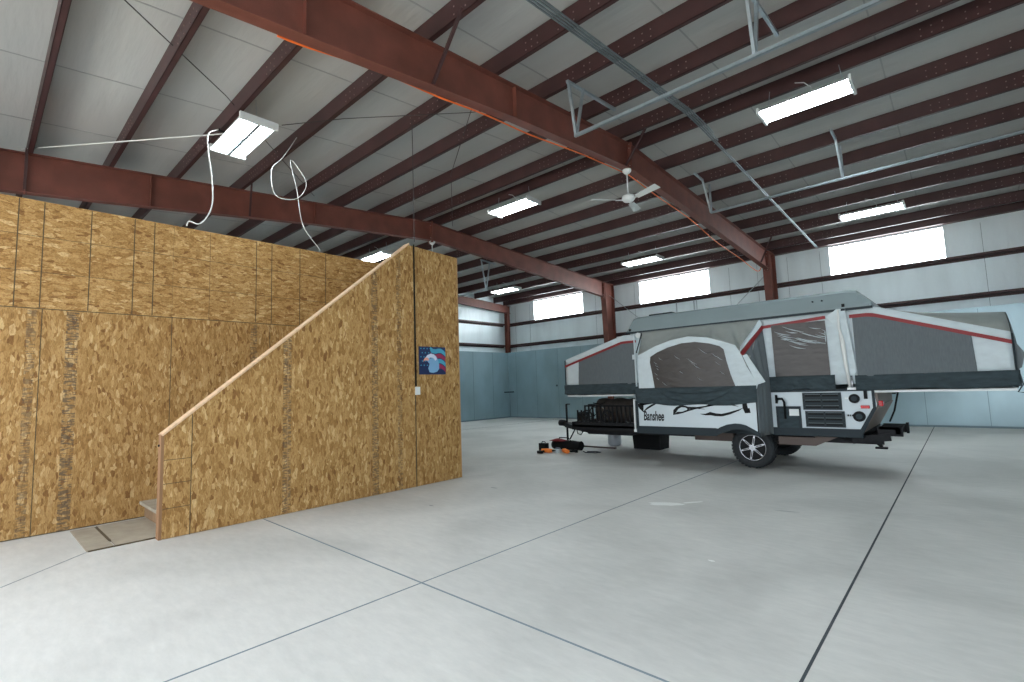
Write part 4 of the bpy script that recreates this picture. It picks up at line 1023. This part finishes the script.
# bunk tents: side wall in layers, arched roof, end wall
def bunk(sx, xin, xout, ztin, ztout, ridge_out, parts):
    """sx: -1 left, +1 right; near top edge runs (xin,ztin) -> (xout,ztout)"""
    y = CY0
    zb_, zs_ = 1.205, 1.415
    xw = parts['white_x']; bend = parts['bend']
    def top(x):
        k = (x - xin) / (xout - xin); kb = (bend - xin) / (xout - xin)
        return ztin + (ztout - ztin) * max(0, (k - kb) / (1 - kb))
    e = bpy.data.objects.new('bunk_tent', None); COL.objects.link(e); e.parent = cp
    lab(e, parts['label'])
    n = 14
    X_ = lambda u: xin + (xout - xin) * u
    redo, redi = parts['red']
    def ztop2(u):  # top of white band
        x = X_(u); return top(x)
    mb = MB(); mb.grid(lambda u, v: (X_(u), y - .000 + .003 * sin(u * 17 + v * 3) * sin(pi * v), zs_ + (ztop2(u) - zs_) * v), 24, 6, canvas); mb.build('side_cloth', e, solid=.003)
    def zr_(u): return top(X_(u)) - redo * (.6 + .4 * 1) - (.0)
    # grey mesh window
    u_w = (xw - xin) / (xout - xin); u0 = parts['mesh0']
    mb = MB(); mb.grid(lambda u, v: (X_(u0 + (u_w - u0) * u) + parts['lean'] * (1 - v) * (u), y - .016 - .005 * sin(u * 13 + v * 5), zs_ - .01 + (zr_(u0 + (u_w - u0) * u) - zs_ + .01) * v), 20, 6, mesh_m); lab(mb.build('mesh_window', e), 'grey mesh window panel')
    mb = MB()
    N_ = 16
    for i in range(N_):
        ua, ub = i / N_, (i + 1) / N_
        if ub <= u0 * .8: continue
        mb.face([(X_(ua), y - .026, zr_(ua) - redi), (X_(ub), y - .026, zr_(ub) - redi), (X_(ub), y - .026, zr_(ub)), (X_(ua), y - .026, zr_(ua))], redc)
    mb.build('piping', e, solid=.006)
    # skirt
    mb = MB(); mb.grid(skirt(xin, xout + sx * .04, y - .004, zs_ + .005, lambda u: zb_ + .012 - .012 * sin(u * 11), .012, 8, 2), 40, 8, skirt_m); lab(mb.build('skirt', e, solid=.004), 'charcoal cloth skirt')
    # bed board
    mb = MB(); mb.box((xin, y + .02, zb_ - .03), (xout, CY1 - .02, zb_), whitep); mb.build('bed_board', e)
    # roof cloth over bows
    rin = parts['ridge_in']
    def rc(u, v):
        x = X_(u); zt = ztop2(u); zm = rin + (ridge_out - rin) * u - parts.get('sag', .03) * sin(pi * u)
        q_ = sin(pi * v) ** .75
        return (x + sx * .0 * v, y + (CY1 - y) * v, zt + (max(zm, zt + .01) - zt) * q_)
    mb = MB(); mb.grid(rc, 20, 16, canvg); mb.build('roof_cloth', e, solid=.004)
    # end cloth and far side
    def ec(u, v):
        yy = y + (CY1 - y) * u; zt = rc(1, u)[2]
        return (xout + sx * (.01 + .05 * sin(pi * v) * (.4 + .6 * abs(sin(3 * pi * u)))), yy, zb_ + (zt - zb_) * v)
    mb = MB(); mb.grid(ec, 16, 8, mesh_m); mb.build('end_cloth', e, solid=.004)
    mb = MB(); mb.grid(lambda u, v: (X_(u), CY1, zb_ + (ztop2(u) - zb_) * v), 10, 4, canvas); mb.build('far_cloth', e, solid=.003)
    # bow poles at the near corner
    mb = MB(); mb.tube([(xout + sx * .012, y - .01, 1.26), (xout + sx * .012, y - .01, ztop2(1) - .02)], .008, dgrey, 6)
    if sx > 0: mb.tube([(xout + .03, y - .02, 1.40), (xout + .05, y - .03, 1.25), (xout - .0, y - .03, 1.16), (xout + .06, y - .03, 1.15), (xout + .08, y - .03, 1.2)], .008, dgrey, 6)
    mb.build('corner_cord', e)
    return e
bunk(1, -1.18, .42, 2.385, 1.885, 2.20, dict(white_x=.07, bend=-.93, red=(.10, .05), mesh0=.02, lean=.02, ridge_in=2.40, sag=.02, label='right bunk end tent, long and level'))
bunk(-1, -4.55, -6.22, 2.335, 1.945, 2.03, dict(white_x=-5.88, bend=-4.85, red=(.115, .045), mesh0=.015, lean=-.02, ridge_in=2.38, sag=.03, label='left bunk end tent, short sloping side'))
# dark flap sticking out of the right bunk end
mb = MB(); mb.face([(.43, CY0 + .02, 1.80), (.52, CY0 + .02, 1.62), (.48, CY0 + .02, 1.45), (.43, CY0 + .02, 1.42)], mesh_m); lab(mb.build('end_flap', cp, solid=.01), 'dark pointed cloth flap')
mb = MB(); mb.box((-4.60, CY0 - .03, 1.35), (-4.57, CY0, 2.30), canvas); mb.box((-4.64, CY0 - .035, 1.86), (-4.58, CY0 - .01, 1.95), canvas); mb.build('zip_strip', cp)

# front cargo rack with rails and gear, at the left end under the bunk
mb = MB(); xa, xb = -6.12, -4.70
mb.box((xa, CY0 + .02, .50), (xb, CY0 + .07, .66), blackm); mb.box((xa, CY1 - .07, .50), (xb, CY1 - .02, .66), blackm); mb.box((xa, CY0 + .02, .56), (xb, CY1 - .02, .60), blackm); mb.box((xa - .02, CY0 + .02, .50), (xa + .03, CY1 - .02, .66), blackm)
mb.prism(P2([(-5.9, .40), (-4.9, .40), (-4.8, .50), (-6.0, .50)], CY0 + .25), (0, 1.2, 0), blackm)
mb.build('rack_deck', cp)
mb = MB(); mb.box((xa + .3, CY0 + .03, .97), (xb, CY0 + .06, 1.0), blackm)
mb.build('rack_top_rail', cp)
for k in range(15):
    x = xa + .12 + k * .0925
    mb = MB(); mb.box((x - .013, CY0 + .03, .66), (x + .013, CY0 + .055, 1.0 if k > 1 else .9), blackm); mb.build('rack_bar', cp)
mb = MB(); mb.tube([(-7.0, CY0 + .9, .52), (-6.1, CY0 + .9, .52)], .05, blackm, 10); mb.tube([(-7.12, CY0 + .9, .55), (-6.98, CY0 + .9, .55)], .07, blackm, 10); mb.bar((-6.95, CY0 + .9, .50), (-5.9, CY0 + .25, .48), .06, .1, blackm); mb.bar((-6.95, CY0 + .9, .50), (-5.9, CY1 - .25, .48), .06, .1, blackm); mb.build('hitch', cp)
mb = MB(); mb.tube([(-6.93, CY0 + .92, .02), (-6.93, CY0 + .92, .98)], .025, blackm, 10); mb.disc((-6.93, CY0 + .92, .015), (0, 0, 1), .09, .03, blackm, 16); mb.tube([(-6.93, CY0 + .92, .98), (-6.83, CY0 + .92, .98)], .014, blackm, 6); mb.build('tongue_jack', cp)
mb = MB(); mb.tube([(-6.45, CY0 + .6, .50), (-6.38, CY0 + .55, .36), (-6.28, CY0 + .52, .34), (-6.2, CY0 + .5, .42), (-6.12, CY0 + .5, .50)], .011, black, 6); mb.bar((-6.45, CY0 + .6, .50), (-6.70, CY0 + .7, .22), .02, .02, blackm); mb.build('hanging_cable', cp)
# rear bumper rack
mb = MB()
yb0, yb1 = CY0 + .12, CY0 + .85
mb.bar((-1.3, yb0, .50), (-.86, yb0 + .02, .56), .08, .10, blackm); mb.box((-1.0, yb0, .50), (-.94, CY1 - .1, .60), blackm)
mb.box((-.80, yb0, .60), (-.74, yb1, .68), blackm); mb.box((-.98, yb0, .66), (-.76, yb1, .69), black)
for y in (yb0, yb1 - .06): mb.box((-1.0, y, .57), (-.72, y + .07, .69), blackm)
mb.box((-.73, yb1 - .1, .56), (-.70, yb1 + .02, .71), black)
mb.bar((-1.05, CY0 + .3, .47), (-.98, CY0 + .3, .40), .05, .04, black); mb.box((-1.06, CY0 + .25, .375), (-.92, CY0 + .34, .40), black)
mb.tube([(-1.40, CY0 + .1, .52), (-1.30, CY0 + .1, .48), (-1.2, CY0 + .12, .52)], .010, black, 6)
mb.build('rear_bumper', cp)

# gear carried on the front rack
def thing_mesh(name, mb, label, cat, group=None, loc=None, **k): return tag(mb.build(name, loc=loc, **k), label, cat, group)
mb = MB()
mb.grid(lambda u, v: (-5.95 + u * 1.20, 9.3 + .22 * cos(2 * pi * v), .855 + .25 * sin(2 * pi * v) * (1 + .06 * sin(u * 19))), 16, 14, mat('brown tarp', (.06, .052, .045), .8, 0, .25, 8, .5, 12))
mb.face([(-5.95, 9.3 + .21 * cos(a), .855 + .24 * sin(a)) for a in [2 * pi * k / 14 for k in range(14)]], MATS['brown tarp']); mb.face([(-4.75, 9.3 + .21 * cos(a), .855 + .24 * sin(a)) for a in [2 * pi * k / 14 for k in range(14)]], MATS['brown tarp'])
thing_mesh('rolled_tarp', mb, 'dark brown rolled tarp lying on the black front rack of the camper', 'tarp', loc=(-5.1, 9.3, .6))
def bike(x, y, label):
    t = thing('mini_bike', (x, y, .6), label, 'bike')
    for dx in (-.26, .24):
        mb = MB(); n = 20; pts = [(x + dx + .13 * cos(2 * pi * k / n), y, .745 + .13 * sin(2 * pi * k / n)) for k in range(n + 1)]
        mb.tube(pts, .018, tire, 6)
        for k in range(6): mb.tube([(x + dx, y, .745), (x + dx + .12 * cos(k * pi / 3), y, .745 + .12 * sin(k * pi / 3))], .003, alloy, 4)
        mb.build('wheel', t)
    mb = MB(); mb.tube([(x - .26, y, .745), (x - .08, y, .76), (x + .10, y, .92), (x - .12, y, .95), (x - .26, y, .745)], .012, blackm, 6); mb.tube([(x - .08, y, .76), (x - .13, y, .99)], .011, blackm, 6); mb.tube([(x + .24, y, .745), (x + .10, y, 1.0)], .013, alloy, 6); mb.build('frame', t)
    mb = MB(); mb.box((x - .20, y - .04, .985), (x - .05, y + .04, 1.01), black); mb.build('saddle', t, bevel=.008)
    mb = MB(); mb.tube([(x + .06, y - .22, 1.04), (x + .10, y - .05, 1.01), (x + .10, y + .05, 1.01), (x + .06, y + .22, 1.04)], .012, black, 6); mb.build('handlebar', t)
    return t
bike(-5.72, 8.80, 'small dark bike with bright spokes on the left end of the camper rack')
t = thing('battery_box', (-6.43, 9.34, .575), 'small black battery box on the camper hitch, left of the rack bars', 'box')
mb = MB(); mb.box((-6.52, 9.24, .575), (-6.34, 9.44, .78), black); mb.build('case', t, bevel=.01); mb = MB(); mb.box((-6.53, 9.23, .78), (-6.33, 9.45, .81), dgrey); mb.build('lid', t)

# things under the camper
t = thing('storage_bin', (-5.2, 9.95, 0), 'black open-topped bin standing under the front of the camper', 'bin')
mb = MB(); vs = []
x0, x1, ya_, yb_ = -5.50, -4.86, 9.80, 10.25
for z, k in ((0, .93), (.36, 1.0)):
    cx, cy = (x0 + x1) / 2, (ya_ + yb_) / 2; hx, hy = (x1 - x0) / 2 * k, (yb_ - ya_) / 2 * k
    vs += [(cx - hx, cy - hy, z), (cx + hx, cy - hy, z), (cx + hx, cy + hy, z), (cx - hx, cy + hy, z)]
mb.raw(vs, [(3, 2, 1, 0), (0, 1, 5, 4), (1, 2, 6, 5), (2, 3, 7, 6), (3, 0, 4, 7)], black); mb.build('tub', t, solid=.01)
mb = MB(); mb.box((x0 - .01, ya_ - .012, .33), (x1 + .01, ya_ + .01, .37), dgrey); mb.box((x1 - .01, ya_, .33), (x1 + .015, yb_, .37), dgrey); mb.box((x0 - .01, yb_ - .01, .33), (x1 + .01, yb_ + .012, .37), dgrey); mb.box((x0 - .015, ya_, .33), (x0 + .01, yb_, .37), dgrey); mb.build('rim', t)
t = thing('water_container', (-6.1, 10.05, 0), 'pale grey rounded water jug on the floor under the camper rack', 'jug')
mb = MB(); mb.tube([(-6.1, 10.05, 0), (-6.1, 10.05, .02), (-6.1, 10.05, .06), (-6.1, 10.05, .24), (-6.1, 10.05, .31), (-6.1, 10.05, .34)], [.09, .125, .15, .15, .12, .05], mat('pale grey plastic', (.42, .46, .50), .6), 18); mb.build('body', t)
mb = MB(); mb.disc((-6.1, 10.05, .36), (0, 0, 1), .045, .05, dgrey, 12); mb.build('cap', t)
mb = MB(); mb.box((-7.05, 9.55, 0), (-5.8, 9.62, .03), sole); thing_mesh('wood_plank', mb, 'long thin dark board lying on the floor left of the jug', 'board', loc=(-6.4, 9.58, 0))

# tools left on the floor by the tongue jack
t = thing('tool_bag', (-6.75, 8.95, 0), 'black and red soft tool bag on the floor beside the tongue jack', 'bag')
mb = MB(); mb.grid(lambda u, v: (-7.02 + u * .72, 9.0 - .13 * cos(pi * v * 2) * (1 - .15 * u), .10 + .10 * sin(2 * pi * v) * (1 + .08 * sin(u * 12))), 12, 14, black)
mb.face([(-7.02, 9.0 - .13 * cos(a), .10 + .10 * sin(a)) for a in [2 * pi * k / 14 for k in range(14)]], black); mb.face([(-6.30, 9.0 - .11 * cos(a), .10 + .10 * sin(a)) for a in [2 * pi * k / 14 for k in range(14)]], black)
mb.build('bag_body', t)
mb = MB(); mb.grid(lambda u, v: (-7.05 + u * .36, 8.95 + v * .2 - .1, .175 + .045 * sin(pi * u) * sin(pi * v) + .02), 8, 6, mat('dark red cloth', (.22, .015, .02), .7)); lab(mb.build('red_flap', t, solid=.01), 'dark red top flap')
mb = MB(); mb.tube([(-6.85, 8.92, .19), (-6.80, 8.90, .27), (-6.55, 8.90, .27), (-6.50, 8.92, .19)], .010, black, 6); mb.build('handle', t)
omat = mat('orange tool plastic', (.85, .22, .03), .45)
def drill(x, y, a, label, oc):
    t = thing('cordless_drill', (x, y, 0), label, 'drill', 'tools on the floor')
    def R(px_, py_, pz_): return (x + 1.5 * (px_ * cos(a) - py_ * sin(a)), y + 1.5 * (px_ * sin(a) + py_ * cos(a)), pz_ * 1.4)
    mb = MB(); mb.tube([R(-.09, 0, .035), R(.02, 0, .035), R(.07, 0, .035)], [.042, .048, .038], oc, 10); mb.build('motor_body', t)
    mb = MB(); mb.tube([R(.07, 0, .035), R(.12, 0, .035)], [.020, .010], black, 10); mb.build('chuck', t)
    mb = MB(); mb.bar(R(-.04, .0, .03), R(-.07, -.11, .03), .035, .04, black); mb.build('grip', t)
    mb = MB(); mb.bar(R(-.10, -.13, .03), R(-.02, -.14, .03), .05, .055, black); mb.build('battery', t)
drill(-6.72, 8.36, .3, 'orange and black cordless drill, left one on the floor before the tool bag', omat)
drill(-6.36, 8.50, 2.6, 'orange and black cordless drill, right one on the floor before the tool bag', omat)
t = thing('tool_case', (-7.0, 8.58, 0), 'small black case standing at the left end of the loose tools', 'case')
mb = MB(); mb.box((-7.10, 8.52, 0), (-6.90, 8.64, .17), black); mb.build('case_body', t, bevel=.01); mb = MB(); mb.tube([(-7.05, 8.58, .17), (-7.04, 8.58, .20), (-6.96, 8.58, .20), (-6.95, 8.58, .17)], .009, dgrey, 6); mb.build('handle', t)
mb = MB(); mb.box((-6.58, 8.44, 0), (-6.48, 8.50, .09), white); mb.box((-6.58, 8.44, .09), (-6.48, 8.50, .11), mat('navy lid', (.01, .02, .07), .5)); thing_mesh('small_box', mb, 'tiny white box with dark lid between the two orange drills', 'box', loc=(-6.53, 8.47, 0))
mb = MB(); mb.tube([(-6.15, 8.85, .012), (-6.0, 8.72, .012), (-5.8, 8.78, .012), (-5.75, 8.9, .012), (-5.9, 8.95, .012), (-6.05, 8.85, .012)], .010, dgrey, 6)
thing_mesh('coiled_strap', mb, 'dark strap lying loose on the floor right of the tool bag', 'strap', loc=(-6.0, 8.8, 0))
